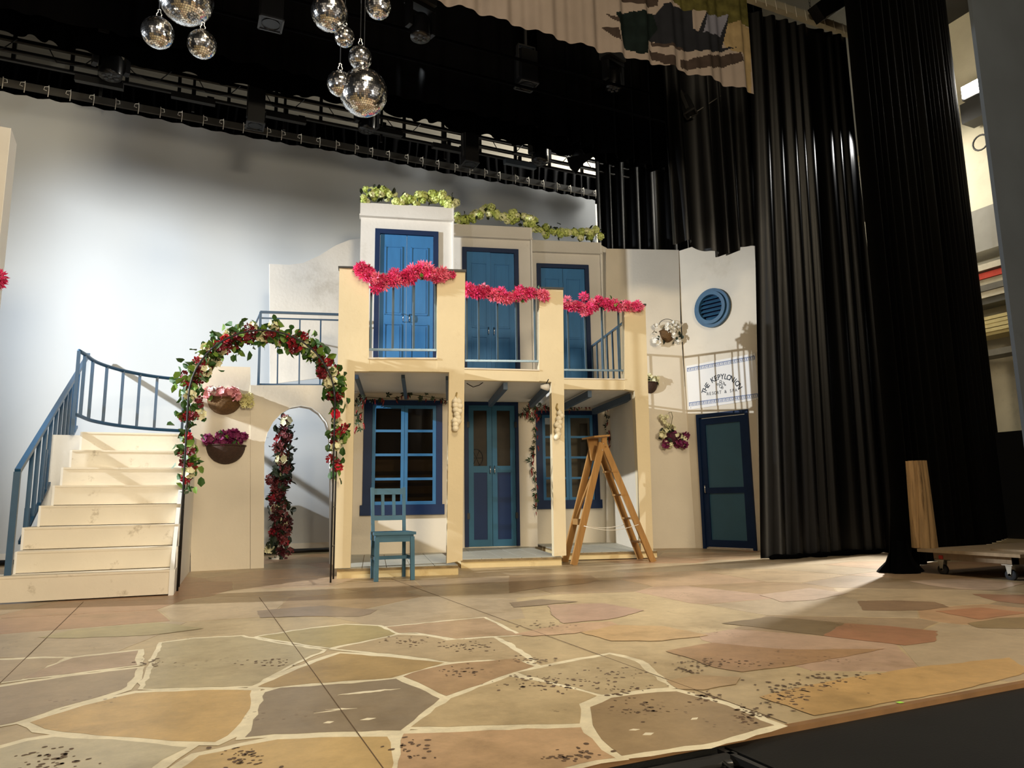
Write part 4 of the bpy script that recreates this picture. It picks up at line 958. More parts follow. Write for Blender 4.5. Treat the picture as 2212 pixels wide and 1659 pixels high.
def leafmesh(L_, w=.42, fold=.15, lobes=False):
    m = M()
    m.add([(0, 0, 0), (L_*.35, L_*w*.5, L_*fold), (L_*.75, L_*w*.38, L_*fold*.6), (L_, 0, -L_*.08), (L_*.75, -L_*w*.38, L_*fold*.6), (L_*.35, -L_*w*.5, L_*fold), (L_*.5, 0, 0)],
          [(0, 6, 1), (1, 6, 2), (2, 6, 3), (3, 6, 4), (4, 6, 5), (5, 6, 0)]); return m
def ivy(L_):
    m = M()
    for a, l in ((0, 1), (.9, .7), (-.9, .7), (1.9, .5), (-1.9, .5)):
        c, s = math.cos(a), math.sin(a); m.add([(0, 0, 0), (L_*l*.5*c-L_*.16*s, L_*l*.5*s+L_*.16*c, .004), (L_*l*c, L_*l*s, -.006), (L_*l*.5*c+L_*.16*s, L_*l*.5*s-L_*.16*c, .004)], [(0, 1, 2), (0, 2, 3)])
    return m
ME = {}
def sh(key, m, mt):
    if key not in ME: ME[key] = m.mesh(key, mt)
    return ME[key]
LEAF = [sh('leaf_a', leafmesh(.075, .7), leafg), sh('leaf_b', leafmesh(.06, .75, .2), leafg), sh('leaf_c', leafmesh(.07, .7), leafy)]
LEAFD = [sh('leaf_d', leafmesh(.075, .6), leafd), sh('leaf_e', leafmesh(.06, .7), leafd)]
FRED = [sh('blossom_red_a', cluster(7, .025, .030, 4, .5, .7, 1), red), sh('blossom_red_b', cluster(6, .02, .032, 4, .5, .7, 2), mat('wine_petal', '#741021', .6, var=.2, scale=12))]
FCREAM = [sh('blossom_cream', cluster(8, .03, .032, 5, .4, .8, 3), cream)]
FDARK = [sh('blossom_dark', cluster(6, .028, .034, 4, .5, .7, 4), redd), sh('blossom_dusty', cluster(6, .028, .034, 4, .5, .7, 5), mat('dusty_rose', '#7c3a3c', .6, var=.2))]
FHOT = [sh('blossom_hot_a', cluster(11, .03, .052, 5, .7, .32, 6), hot), sh('blossom_hot_b', cluster(10, .028, .055, 5, .6, .34, 7), hot2), sh('blossom_hot_c', cluster(10, .032, .05, 5, .8, .34, 8), mat('coral_pink', '#fa86a4', .55, var=.15, scale=12))]
FGREEN = [sh('blossom_lime_a', cluster(30, .062, .026, 4, .1, .95, 9), green_h), sh('blossom_lime_b', cluster(26, .055, .026, 4, .1, .95, 10), green_h2), sh('blossom_lime_c', cluster(28, .06, .026, 4, .1, .95, 13), mat('yellow_green_hydrangea', '#bccb68', .6, var=.2, scale=14))]
def put(name, me, parent, p, sc=1, rr=random, dirv=None):
    o = bpy.data.objects.new(name, me); COL.objects.link(o); o.parent = parent; o.location = Vector(p)-wloc(parent)
    if dirv is not None: o.rotation_euler = rot_to(dirv, rr.uniform(0, 6)).to_euler()
    else: o.rotation_euler = (rr.uniform(0, 6.3), rr.uniform(0, 6.3), rr.uniform(0, 6.3))
    o.scale = (sc, sc, sc); return o
def along(path, t_):
    n = len(path)-1; x = min(max(t_, 0), .99999)*n; i = int(x); return path[i].lerp(path[i+1], x-i)
def garland(name, path, label, cat, nleaf, leaves, flowers, spread, seed, stem_r=.006, leafsc=(.8, 1.2), flsc=(.8, 1.2), group=None, dens=None, base=None, stemmat=None):
    rr = random.Random(seed); path = [Vector(p) for p in path]
    t = thing(name, base or path[0], label, cat, group)
    sp = spread if callable(spread) else (lambda q: spread)
    m = M(); m.tube([along(path, k/40)+Vector([rr.uniform(-.3, .3)*sp(k/40)*.35 for _ in range(3)]) for k in range(41)], stem_r, 5); obj('stem', m, stemmat or stemm, t)
    for k in range(nleaf):
        q = rr.random(); p = along(path, q); r_ = sp(q)
        v = Vector((rr.gauss(0, 1), rr.gauss(0, .7), rr.gauss(0, 1))).normalized()
        o = put('leaf', rr.choice(leaves), t, p+v*r_*rr.uniform(.15, 1.15), rr.uniform(*leafsc), rr)
    for (meshes, n) in flowers:
        for k in range(n):
            q = (k+rr.random())/n; p = along(path, q); r_ = sp(q)
            v = Vector((rr.gauss(0, 1), rr.gauss(-.3, .6), rr.gauss(0, 1))).normalized()
            put('blossom', rr.choice(meshes), t, p+v*r_*rr.uniform(.2, .85), rr.uniform(*flsc), rr)
    return t
# trellis arch
t = thing('trellis_arch', (.8, 7.8, 0), 'thin black metal garden arch standing in front of the arched wall', 'trellis')
hoops = []
for (fl, frr, yy) in (((383, 1277), (714, 1259), 0), ((386, 1268), (720, 1251), 0)):
    a, b = G(*fl), G(*frr); Wd = (b-a); L_ = Wd.length; d = Wd/L_; zc = 1.83; rad_ = L_/2
    topz_ = 2.54; a2 = topz_-zc
    pts = [a, a+Vector((0, 0, zc*.5)), a+Vector((0, 0, zc))]
    for k in range(1, 24):
        th = PI-PI*k/24; pts.append(a+d*(rad_+rad_*math.cos(th))+Vector((0, 0, zc+a2*math.sin(th))))
    pts += [b+Vector((0, 0, zc)), b+Vector((0, 0, zc*.5)), b]
    m = M(); m.tube(pts, .009, 8); obj('hoop', m, black, t); hoops.append(pts)
for k in (1,):
    pass
def hp(i, z):
    a = hoops[i][0]; return a+Vector((0, 0, z))
for side in (0, -1):
    for z in (.35, .75, 1.15, 1.55):
        m = M(); m.cyl(hoops[0][side]+Vector((0, 0, z)), hoops[1][side]+Vector((0, 0, z)), .005, 5); obj('rung', m, darkgrey, t)
for k in range(4, 24, 3):
    m = M(); m.cyl(hoops[0][k], hoops[1][k], .005, 5); obj('rung', m, darkgrey, t)
def mid(k): return (hoops[0][k]+hoops[1][k])/2
L0 = (hoops[0][0]+hoops[1][0])/2; R0 = (hoops[0][-1]+hoops[1][-1])/2
path = [L0+Vector((.03, 0, .95)), L0+Vector((.02, 0, 1.2)), L0+Vector((.0, 0, 1.45)), L0+Vector((.02, 0, 1.7))]+[mid(k) for k in range(3, 26)]+[R0+Vector((0, 0, 1.6)), R0+Vector((.02, 0, 1.4)), R0+Vector((.0, 0, 1.12))]
garland('arch_garland', path, 'garland of red and cream flowers wound over the metal arch', 'garland', 640, LEAF, [(FRED, 80), (FCREAM, 30), ([sh('blossom_rose', cluster(7, .025, .032, 5, .5, .7, 22), rose)], 8)],
        lambda q: .15 if .08 < q < .93 else .11, 41, leafsc=(1.0, 1.55), flsc=(.95, 1.4))
# big single rose on the arch
t = thing('red_rose', atY(725, 895, 7.62), 'single large bright red rose on the right of the flower arch', 'flower')
m = M(); c = wloc(t)
for rr_, k, cup in ((.055, 7, .3), (.04, 6, .7), (.025, 5, 1.2)): m.xf(Matrix.Translation(c)@rot_to((-.1, -1, .1), rr_*40), flower(k, rr_, cup, .95))
obj('petals', m, rose, t)
# vertical dark garland seen through the arch
c0 = G(600, 1208); path = [c0+Vector((0, 0, .04)), c0+Vector((.02, 0, .5)), c0+Vector((-.03, 0, 1.0)), c0+Vector((.02, 0, 1.4)), c0+Vector((.0, 0, 1.95))]
garland('hanging_garland', path, 'dark red flower column standing behind the arched opening', 'garland', 340, LEAFD, [(FDARK, 55), (FCREAM, 6), (FRED, 7)], lambda q: .17+.05*math.sin(q*22), 55, leafsc=(1.2, 1.9), flsc=(1.2, 1.9), base=c0)
m = M(); m.lathe([(.0, 0), (.09, 0), (.09, .012), (.02, .02), (.012, .1), (0, .1)], c0, 16); tag(obj('pole_base', m, white), 'small pale round foot under the dark flower column', 'stand')
# lime hydrangeas
for i, (px, nb) in enumerate((([(790, 432), (800, 408), (830, 415), (860, 430), (890, 428), (920, 430), (945, 418), (965, 428), (982, 442)], 34), ([(984, 465), (1005, 472), (1030, 460), (1062, 452), (1090, 470), (1115, 466), (1140, 475), (1155, 472)], 30), ([(1155, 495), (1175, 500), (1200, 498), (1225, 503), (1250, 508), (1275, 507), (1296, 505)], 22))):
    path = [W[i].at(x, y+(3 if i < 2 else 0), .02) for x, y in px]
    garland('hydrangea_garland', path, ['lime green hydrangea garland on top of the tallest left house', 'lime green hydrangea garland on top of the middle house', 'lime green hydrangea garland on top of the right house'][i], 'garland', 50, LEAFD, [(FGREEN, int(nb*1.5))], .115, 60+i, flsc=(.75, 1.15), leafsc=(1, 1.5), group='hydrangea garlands')
# pink bougainvillea
for i, (px, nb) in enumerate((([(770, 585), (790, 590), (808, 605), (825, 612), (850, 600), (872, 603), (895, 592), (912, 585), (928, 600), (948, 596), (968, 598)], 36), ([(1006, 622), (1030, 633), (1055, 630), (1080, 640), (1100, 648), (1125, 635), (1150, 632), (1185, 640)], 34), ([(1218, 655), (1245, 662), (1262, 672), (1290, 655), (1315, 660), (1335, 655), (1360, 665), (1384, 664)], 28))):
    path = [H[i].at(x, y, -.03) for x, y in px]
    g_ = garland('bougainvillea_garland', path, ['hot pink flower garland across the left balcony', 'hot pink flower garland across the middle balcony', 'hot pink flower garland across the right balcony'][i], 'garland', 16, LEAF, [(FHOT, int(nb*1.9))], .08, 70+i, flsc=(.55, 1.2), group='pink balcony garlands')
    if i == 2:
        put('blossom', FHOT[0], g_, H[2].at(1261, 641, -.03), 1.1); 
    if i == 0:
        put('blossom', FHOT[1], g_, H[0].at(812, 622, -.03), 1.1); put('blossom', FHOT[0], g_, H[0].at(820, 617, -.03), 1.); put('blossom', FHOT[2], g_, H[0].at(912, 575, -.03), 1.)
t = thing('edge_flowers', atX(2, 600, LX+.05), 'few pink blossoms poking in at the left picture edge', 'flowers')
for (x, y) in ((-6, 604), (1, 598), (-3, 612)): put('blossom', FHOT[1], t, atX(x, y, LX+.05), .9)
# chili garlands
def pepper():
    m = M(); m.tube([(0, 0, 0), (.006, 0, -.03), (.012, 0, -.06), (.004, 0, -.09)], [.008, .013, .009, .002], 6); return m
PEP = [sh('chili_pepper', pepper(), chili)]
IVY = [sh('ivy_a', ivy(.06), mat('ivy_green', '#26421a', .5, var=.25, scale=9)), sh('ivy_b', ivy(.055), leafd)]
def chili_g(fr, px, v, n, nl, seed, lbl, sp=.05):
    path = [fr.at(x, y, v) for x, y in px]; rr = random.Random(seed)
    t = thing('chili_garland', path[0], lbl, 'garland', 'chili pepper garlands')
    m = M(); m.tube([along(path, k/30) for k in range(31)], .004, 5); obj('stem', m, stemm, t)
    for k in range(nl):
        q = (k+rr.random())/nl; put('leaf', rr.choice(IVY), t, along(path, q)+Vector((rr.uniform(-sp, sp), rr.uniform(-.04, .01), rr.uniform(-sp, sp))), rr.uniform(.9, 1.5), rr, dirv=(rr.uniform(-.6, .6), -1, rr.uniform(-.5, .8)))
    for k in range(n):
        q = (k+rr.random())/n; o = put('pepper', PEP[0], t, along(path, q)+Vector((rr.uniform(-sp, sp), rr.uniform(-.05, -.01), rr.uniform(-sp*.6, sp*.3))), rr.uniform(.65, 1.05), rr); o.rotation_euler = (rr.uniform(-.3, .3), rr.uniform(-.4, .4), rr.uniform(0, 6))
chili_g(W[0], [(770, 868), (778, 858), (800, 858), (830, 861), (860, 858), (885, 851), (910, 856), (945, 860), (970, 862)], -.06, 16, 18, 81, 'red chili garland over the window behind the blue chair')
chili_g(H[0], [(775, 860), (772, 900), (776, 925)], .3, 5, 8, 82, 'short chili strand hanging beside the left house column')
chili_g(W[1], [(1128, 885), (1138, 900), (1145, 880), (1148, 865), (1155, 905), (1163, 880), (1180, 872)], -.06, 26, 26, 83, 'thick bunch of chilies and leaves right of the tall double door', .07)
chili_g(W[1], [(1155, 915), (1157, 960), (1150, 985), (1146, 1005), (1157, 1030), (1158, 1070), (1160, 1105)], -.06, 14, 16, 84, 'long chili strand hanging down between double door and right window', .035)
chili_g(W[2], [(1165, 875), (1190, 880), (1225, 882), (1260, 876), (1290, 874), (1312, 880)], -.06, 16, 22, 85, 'chili garland over the window behind the stepladder')
chili_g(W[2], [(1312, 880), (1316, 900), (1312, 925), (1318, 945), (1314, 965)], -.08, 12, 12, 86, 'chili strand hanging down right of the window behind the stepladder', .05)
# garlic braids
def garlic_braid(fr, pts, lbl, top_):
    t = thing('garlic_braid', fr.at(*top_, -.03), lbl, 'garlic braid', 'garlic braids')
    m = M(); m.tube([fr.at(*top_, -.02), fr.at(top_[0]-2, top_[1]+8, -.03), fr.at(pts[0][0], pts[0][1], -.03), fr.at(pts[-1][0], pts[-1][1], -.03)], .009, 6); obj('braid', m, mat('dry_straw', '#a08a55', .8, var=.2, scale=20), t)
    for k, (x, y) in enumerate(pts):
        c = fr.at(x, y, -.045); m = M()
        m.lathe([(.0, -.037), (.023, -.032), (.04, -.007), (.035, .015), (.012, .034), (.005, .05)], c, 10); obj('garlic_bulb', m, garlic, t)
garlic_braid(H[0], [(984, 866), (991, 868), (984, 875), (993, 877), (985, 885), (992, 888), (987, 895), (989, 902), (983, 908), (990, 910), (984, 917), (984, 925)], 'garlic braid on the column left of the double door', (987, 848))
garlic_braid(H[1], [(1209, 892), (1213, 898), (1207, 904), (1209, 912), (1203, 917), (1208, 922), (1204, 930), (1206, 938), (1203, 944)], 'garlic braid on the column left of the stepladder', (1204, 872))
# baskets
def basket(c, w_, hgt, dep, n, label, mt, contents, seed, full=False):
    """half-bowl against a wall with normal n (towards viewer)"""
    rr = random.Random(seed); n = Vector(n).normalized(); s_ = Vector((-n.y, n.x, 0)); t = thing('hanging_basket', c, label, 'basket', 'wall baskets')
    m = M(); vs = []; fs = []; A, B = 8, 18
    for i in range(A+1):
        ph = (PI/2)*i/A
        for j in range(B+1):
            th = (2*PI if full else PI)*j/B; q = s_*math.cos(th)*w_/2*math.cos(ph)+n*math.sin(th)*dep*math.cos(ph)+Vector((0, 0, -hgt*math.sin(ph))); vs.append(Vector(c)+q*(1+.01*((i+j) % 2)))
    for i in range(A):
        for j in range(B): fs.append((i*(B+1)+j, i*(B+1)+j+1, (i+1)*(B+1)+j+1, (i+1)*(B+1)+j))
    m.add(vs, fs); obj('bowl', m, mt, t)
    m = M(); m.tube([Vector(c)+s_*math.cos(th)*w_/2*1.03+n*math.sin(th)*dep*1.03 for th in [(2*PI if full else PI)*j/20 for j in range(21)]], .009, 6); obj('rim', m, mt, t)
    for (meshes, nn, h0, h1, wd, nm) in contents:
        for k in range(nn):
            put(nm, rr.choice(meshes), t, Vector(c)+s_*rr.uniform(-1, 1)*w_/2*wd+n*rr.uniform(.1, .95)*dep+Vector((0, 0, rr.uniform(h0, h1))), rr.uniform(.9, 1.5), rr)
    return t
FW = [sh('blossom_white', cluster(9, .03, .036, 5, .4, .8, 31), whitep)]; FP = [sh('blossom_pink', cluster(9, .032, .036, 5, .4, .8, 32), pinkp)]; FPU = [sh('blossom_plum', cluster(8, .03, .038, 5, .5, .8, 33), purple)]
FY = [sh('blossom_pale_yellow', cluster(9, .03, .036, 6, .6, .4, 34), mat('pale_yellow_petal', '#e3dca0', .6, var=.1))]
n_ = Vector((0, -1, 0))
basket(WA.at(485, 862), .41, .2, .2, n_, 'wicker basket of pale pink and cream flowers, upper on arch wall', wicker, [(FP, 18, .0, .09, .95, 'blossom'), (FW, 8, 0, .09, .9, 'blossom'), (LEAF, 10, 0, .08, .9, 'leaf')], 91)
t = bpy.context.scene.objects[-1]
o = thing('lily_spray', WA.at(530, 868, -.12), 'spray of pale yellow lilies at the right of the upper basket', 'flowers')
for (x, y) in ((520, 858), (530, 862), (538, 858), (528, 872), (540, 872), (534, 866)): put('blossom', FY[0], o, WA.at(x, y, -.12), 1.1)
basket(WA.at(488, 963), .46, .23, .22, n_, 'dark wicker basket of purple orchids, lower on arch wall', wicker2, [(FPU, 18, .02, .14, .98, 'blossom'), (LEAF, 26, 0, .12, .7, 'leaf')], 92)
n1 = -R1.n
basket(R1.at(1441, 716), .25, .19, .16, n1, 'round brown basket ringed with white flowers, topmost on right wall', wicker, [(FW, 10, -.2, .1, 1.7, 'blossom'), (LEAFD, 26, -.25, .12, 1.9, 'leaf')], 93)
basket(R1.at(1404, 828), .25, .17, .16, n1, 'basket of cream flowers half hidden behind the right column', wicker2, [(FCREAM, 8, 0, .12, .9, 'blossom'), (LEAFD, 6, 0, .08, 1, 'leaf')], 94)
basket(R1.at(1455, 938), .33, .17, .17, n1, 'plum coloured basket with white orchids, lowest on right wall', mat('plum_basket', '#4c1f33', .7, var=.2), [(FPU, 12, -.22, .02, 1.3, 'blossom'), (FCREAM, 12, -.2, .1, 1.5, 'blossom'), (LEAFD, 10, -.1, .1, 1.2, 'leaf')], 95)
t = thing('orchid_stem', R1.at(1440, 930, -.1), 'thin arching orchid stem rising above the plum basket', 'plant')
m = M(); m.tube([R1.at(x, y, -.1) for x, y in ((1440, 935), (1450, 915), (1453, 900), (1450, 890), (1444, 892))], .005, 5); obj('stem', m, stemm, t)
for (x, y) in ((1432, 905), (1440, 900), (1436, 912), (1443, 918), (1428, 900)): put('blossom', FCREAM[0], t, R1.at(x, y, -.1), .8)
m = M(); c = R1.at(1441, 702, -.1); m.tube([c+R1.d*math.cos(a)*.13+Vector((0, 0, math.sin(a)*.1)) for a in [PI*k/12 for k in range(13)]], .005, 5)
tag(obj('basket_handle', m, black), 'thin wire hoop over the topmost basket on the right wall', 'handle')

# ================================================================== CHAIRS
def chair(loc, rz, paint, label):
    t = thing('wooden_chair', loc, label, 'chair'); t.rotation_euler = (0, 0, rz)
    w_, d_, sh_, ht = .37, .37, .455, .945
    def part(nm, m): return obj(nm, m, paint, t, local=True)
    for s_ in (-1, 1):
        m = M(); m.beam((s_*w_/2, -d_/2, 0), (s_*w_/2*.97, -d_/2, sh_-.02), .042, .042); part('leg', m)
        m = M(); m.hexa([Vector(p) for p in [(s_*w_/2*.9-.017, d_/2-.017, 0), (s_*w_/2*.9+.017, d_/2-.017, 0), (s_*w_/2*.9+.017, d_/2+.02, 0), (s_*w_/2*.9-.017, d_/2+.02, 0),
                                               (s_*w_/2*.9-.017, d_/2-.017, sh_), (s_*w_/2*.9+.017, d_/2-.017, sh_), (s_*w_/2*.9+.017, d_/2+.02, sh_), (s_*w_/2*.9-.017, d_/2+.02, sh_)]])
        m.beam((s_*w_/2*.9, d_/2, sh_), (s_*w_/2*.93, d_/2+.075, ht), .034, .03, up=(0, 1, 0)); part('leg', m)
    m = M(); m.hexa([Vector(p) for p in [(-w_/2-.03, -d_/2-.03, sh_-.0), (w_/2+.03, -d_/2-.03, sh_), (w_/2+.01, d_/2-.0, sh_), (-w_/2-.01, d_/2-.0, sh_), (-w_/2-.03, -d_/2-.03, sh_+.028), (w_/2+.03, -d_/2-.03, sh_+.028), (w_/2+.01, d_/2, sh_+.028), (-w_/2-.01, d_/2, sh_+.028)]]); part('seat', m)
    m = M(); m.box((-w_/2, -d_/2-.005, sh_-.07), (w_/2, -d_/2+.015, sh_)); part('apron', m)
    for s_ in (-1, 1):
        m = M(); m.box((s_*w_/2-.01, -d_/2, sh_-.06), (s_*w_/2+.01, d_/2, sh_)); part('side_apron', m)
        m = M(); m.box((s_*w_/2*.97-.01, -d_/2, .2), (s_*w_/2*.97+.01, d_/2, .235)); part('stretcher', m)
    m = M(); m.box((-w_/2, -.01, .20), (w_/2, .015, .235)); part('stretcher', m)
    bk = lambda z: d_/2+.075*(z-sh_)/(ht-sh_)
    def rail(z0, z1): m = M(); m.hexa([Vector(p) for p in [(-w_/2*.9, bk(z0)-.012, z0), (w_/2*.9, bk(z0)-.012, z0), (w_/2*.9, bk(z0)+.012, z0), (-w_/2*.9, bk(z0)+.012, z0), (-w_/2*.9, bk(z1)-.012, z1), (w_/2*.9, bk(z1)-.012, z1), (w_/2*.9, bk(z1)+.012, z1), (-w_/2*.9, bk(z1)+.012, z1)]]); return m
    part('top_rail', rail(ht-.075, ht-.01)); part('lower_rail', rail(sh_+.14, sh_+.19))
    for s_ in (-1, 1):
        z0, z1 = sh_+.19, ht-.075; m = M(); m.beam((s_*.06, bk(z0), z0), (s_*.06, bk(z1), z1), .034, .014, up=(0, 1, 0)); part('slat', m)
    return t
fl, fr2, bl, br = G(811, 1257), G(892, 1253), G(820, 1249), G(889, 1245)
ctr = (fl+fr2)/2; dd = (fr2-fl).normalized(); ang = math.atan2(dd.y, dd.x)
cc_ = ctr+Vector((-dd.y, dd.x, 0))*.185
chair((cc_.x, cc_.y, .003), ang, mat('grey_blue_chair_paint', '#456d83', .5, spec=.25, var=.12, scale=6), 'grey blue wooden chair standing in front of the lower left window')
cf = G(2212, 1162); chair((cf.x, cf.y-.1, .002), ang+.2, mat('bright_blue_chair_paint', '#3f86c9', .5, var=.1, scale=6), 'bright blue wooden chair far backstage at the right picture edge')

# ================================================================== LADDER
t = thing('stepladder', (4.98, 8.0, 0), 'honey coloured wooden stepladder standing open before the right house', 'ladder')
FL_, FR_, BR_ = G(1239, 1221), G(1411, 1214), G(1384, 1208)
off = BR_-FR_; BL_ = FL_+off
apF = atY(1303, 957, 8.02); apB = atY(1283, 958, 8.02+.26)
apF.z = min(apF.z, 1.6)
apB = apF+Vector((.03, .27, 0))
def rail_(a, b, w_, d_, nm='side_rail'):
    m = M(); m.beam(a, b, d_, w_, up=(0, 1, 0)); return obj(nm, m, ladderwood, t)
def beam_x(a, b, th, wd, nm, mt=ladderwood):
    """board whose broad face looks along Y, width wd in the XZ plane, thickness th in Y"""
    a, b = Vector(a), Vector(b); d = (b-a).normalized(); s_ = Vector((d.z, 0, -d.x)).normalized()*wd/2; y = Vector((0, th/2, 0))
    m = M(); m.hexa([a-s_-y, a+s_-y, a+s_+y, a-s_+y, b-s_-y, b+s_-y, b+s_+y, b-s_+y]); return obj(nm, m, mt, t)
beam_x(FL_+Vector((0, 0, .0)), apF+Vector((-.02, 0, 0)), .028, .088, 'side_rail')
beam_x(FR_+Vector((0, 0, .0)), apF+Vector((.02, .03, 0)), .028, .085, 'side_rail')
beam_x(BL_, apB+Vector((-.02, 0, 0)), .028, .088, 'side_rail')
beam_x(BR_, apB+Vector((.02, -.03, 0)), .028, .085, 'side_rail')
def step(fA, fB, bA, bB, f_, wd=.085, nm='step'):
    a = Vector(fA).lerp(fB, f_); b = Vector(bA).lerp(bB, f_); m = M(); m.hexa([a+Vector((-wd/2, 0, -.011)), a+Vector((wd/2, 0, -.011)), b+Vector((wd/2, 0, -.011)), b+Vector((-wd/2, 0, -.011)), a+Vector((-wd/2, 0, .011)), a+Vector((wd/2, 0, .011)), b+Vector((wd/2, 0, .011)), b+Vector((-wd/2, 0, .011))]); obj(nm, m, ladderwood, t)
for f_ in (.16, .36, .56, .76): step(FR_, apF, BR_, apB, f_)
for f_ in (.34,): step(FL_, apF, BL_, apB, f_, .05, 'crossbar')
m = M(); a = FL_.lerp(apF, .34)+Vector((0, .02, 0)); b = BL_.lerp(apB, .34)+Vector((-.03, 0, 0)); m.beam(a, b, .02, .075); obj('crossbar', m, ladderwood, t)
m = M(); m.beam(BL_.lerp(apB, .36), BL_.lerp(apB, .80)+Vector((.05, -.08, 0)), .02, .035, up=(0, 1, 0)); obj('brace', m, ladderwood, t)
m = M(); c = (apF+apB)/2; z = apF.z+.035
m.hexa([Vector((c.x-.17, apF.y-.04, z+.03)), Vector((c.x+.06, apF.y-.05, z+.05)), Vector((c.x+.08, apB.y+.05, z+.05)), Vector((c.x-.15, apB.y+.04, z+.03)), Vector((c.x-.17, apF.y-.04, z+.052)), Vector((c.x+.06, apF.y-.05, z+.072)), Vector((c.x+.08, apB.y+.05, z+.072)), Vector((c.x-.15, apB.y+.04, z+.052))])
obj('top_board', m, ladderwood, t)
m = M(); m.prism([(c.x-.14, apB.y-.1, z+.03), (c.x+.02, apB.y-.1, z+.04), (c.x-.01, apB.y-.1, z-.25), (c.x-.09, apB.y-.1, z-.25)], (0, .03, 0)); obj('gusset_board', m, ladderwood, t)
m = M(); m.prism([(c.x-.03, apF.y-.01, z+.03), (c.x+.04, apF.y-.01, z+.045), (c.x+.03, apF.y-.01, z-.08), (c.x-.04, apF.y-.01, z-.08)], (0, .03, 0)); obj('gusset_board', m, ladderwood, t)
m = M()
for A, B in ((FL_.lerp(apF, .31), FR_.lerp(apF, .31)), (BL_.lerp(apB, .33), BR_.lerp(apB, .31))):
    m.tube([A.lerp(B, k/10)+Vector((0, -.02, -.06*math.sin(PI*k/10))) for k in range(11)], .004, 5)
obj('safety_cord', m, rope, t)
for p in (apF+Vector((-.005, -.02, -.01)), apF.lerp(FL_, .06)+Vector((0, -.018, 0))):
    m = M(); m.sph(p, .008, 8); obj('bolt', m, chrome, t)

# ================================================================== DOLLY + LOG
t = thing('flat_trolley', (7.8, 4.65, 0), 'low grey plywood trolley on castors at the right', 'trolley')
DX0, DX1, DY0, DY1, DZ = 6.86, 9.4, 4.14, 5.14, .25
m = M(); m.box((DX0, DY0, DZ-.03), (DX1, DY1, DZ)); obj('top_board', m, dollywood, t)
m = M(); m.box((DX0+.1, DY0+.1, DZ-.10), (DX0+.14, DY1-.1, DZ-.03)); m.box((DX0+.1, DY0+.1, DZ-.10), (DX1-.1, DY0+.14, DZ-.03)); obj('frame_rail', m, dollywood, t)
m = M(); m.box((DX0+.3, DY0-.1, DZ), (DX1, DY0+.45, DZ+.018)); obj('loose_board', m, dollywood, t)
rub = mat('grey_rubber', '#3a3d42', .6); steel = mat('zinc_steel', '#a8a498', .35, metal=.8, var=.1)
for (x, y) in ((DX0+.17, DY1-.14), (DX0+.17, DY0+.2), (DX1-.3, DY1-.14), (DX1-.3, DY0+.2)):
    c_ = obj('castor', M().box((x-.05, y-.05, DZ-.115), (x+.05, y+.05, DZ-.105)), steel, t)
    m = M(); m.cyl((x-.018, y, .048), (x+.018, y, .048), .048, 20); obj('wheel', m, rub, c_)
    m = M(); m.cyl((x-.03, y, .048), (x+.03, y, .048), .014, 10); m.prism([(x-.03, y-.03, DZ-.115), (x-.03, y+.03, DZ-.115), (x-.03, y+.012, .04), (x-.03, y-.012, .04)], (.006, 0, 0)); m.prism([(x+.024, y-.03, DZ-.115), (x+.024, y+.03, DZ-.115), (x+.024, y+.012, .04), (x+.024, y-.012, .04)], (.006, 0, 0)); obj('fork', m, steel, c_)
m = M(); m.box((DX0+.09, DY1-.2, .155), (DX0+.10, DY1-.16, .19)); obj('red_mark', m, mat('red_tape', '#c0352b', .6), t)
lb = G(1998, 1183, DZ); t = thing('timber_log', (lb.x, lb.y, DZ), 'short upright wooden log standing on the trolley corner', 'log')
vs = []; fs = []; N_ = 150; rr = random.Random(4); ph = [.7*k+rr.uniform(-.2, .2) for k in range(9)]
for i in range(15):
    h = i/14
    for j in range(N_):
        a = 2*PI*j/N_; groove = sum(.012*max(0, math.cos((a-ph[k]-.18*math.sin(h*3+k))))**160 for k in range(9)); r_ = (.125-.022*h)*(1+.04*math.sin(2*a+1))-groove*1.6
        vs.append((r_*math.cos(a)-.0*h, r_*math.sin(a), .89*h))
for i in range(14):
    for j in range(N_): fs.append((i*N_+j, i*N_+(j+1) % N_, (i+1)*N_+(j+1) % N_, (i+1)*N_+j))
m = M(); m.add(vs, fs, True); m.add([vs[14*N_+j] for j in range(N_)], [tuple(range(N_))]); obj('trunk', m, logwood, t, local=True)

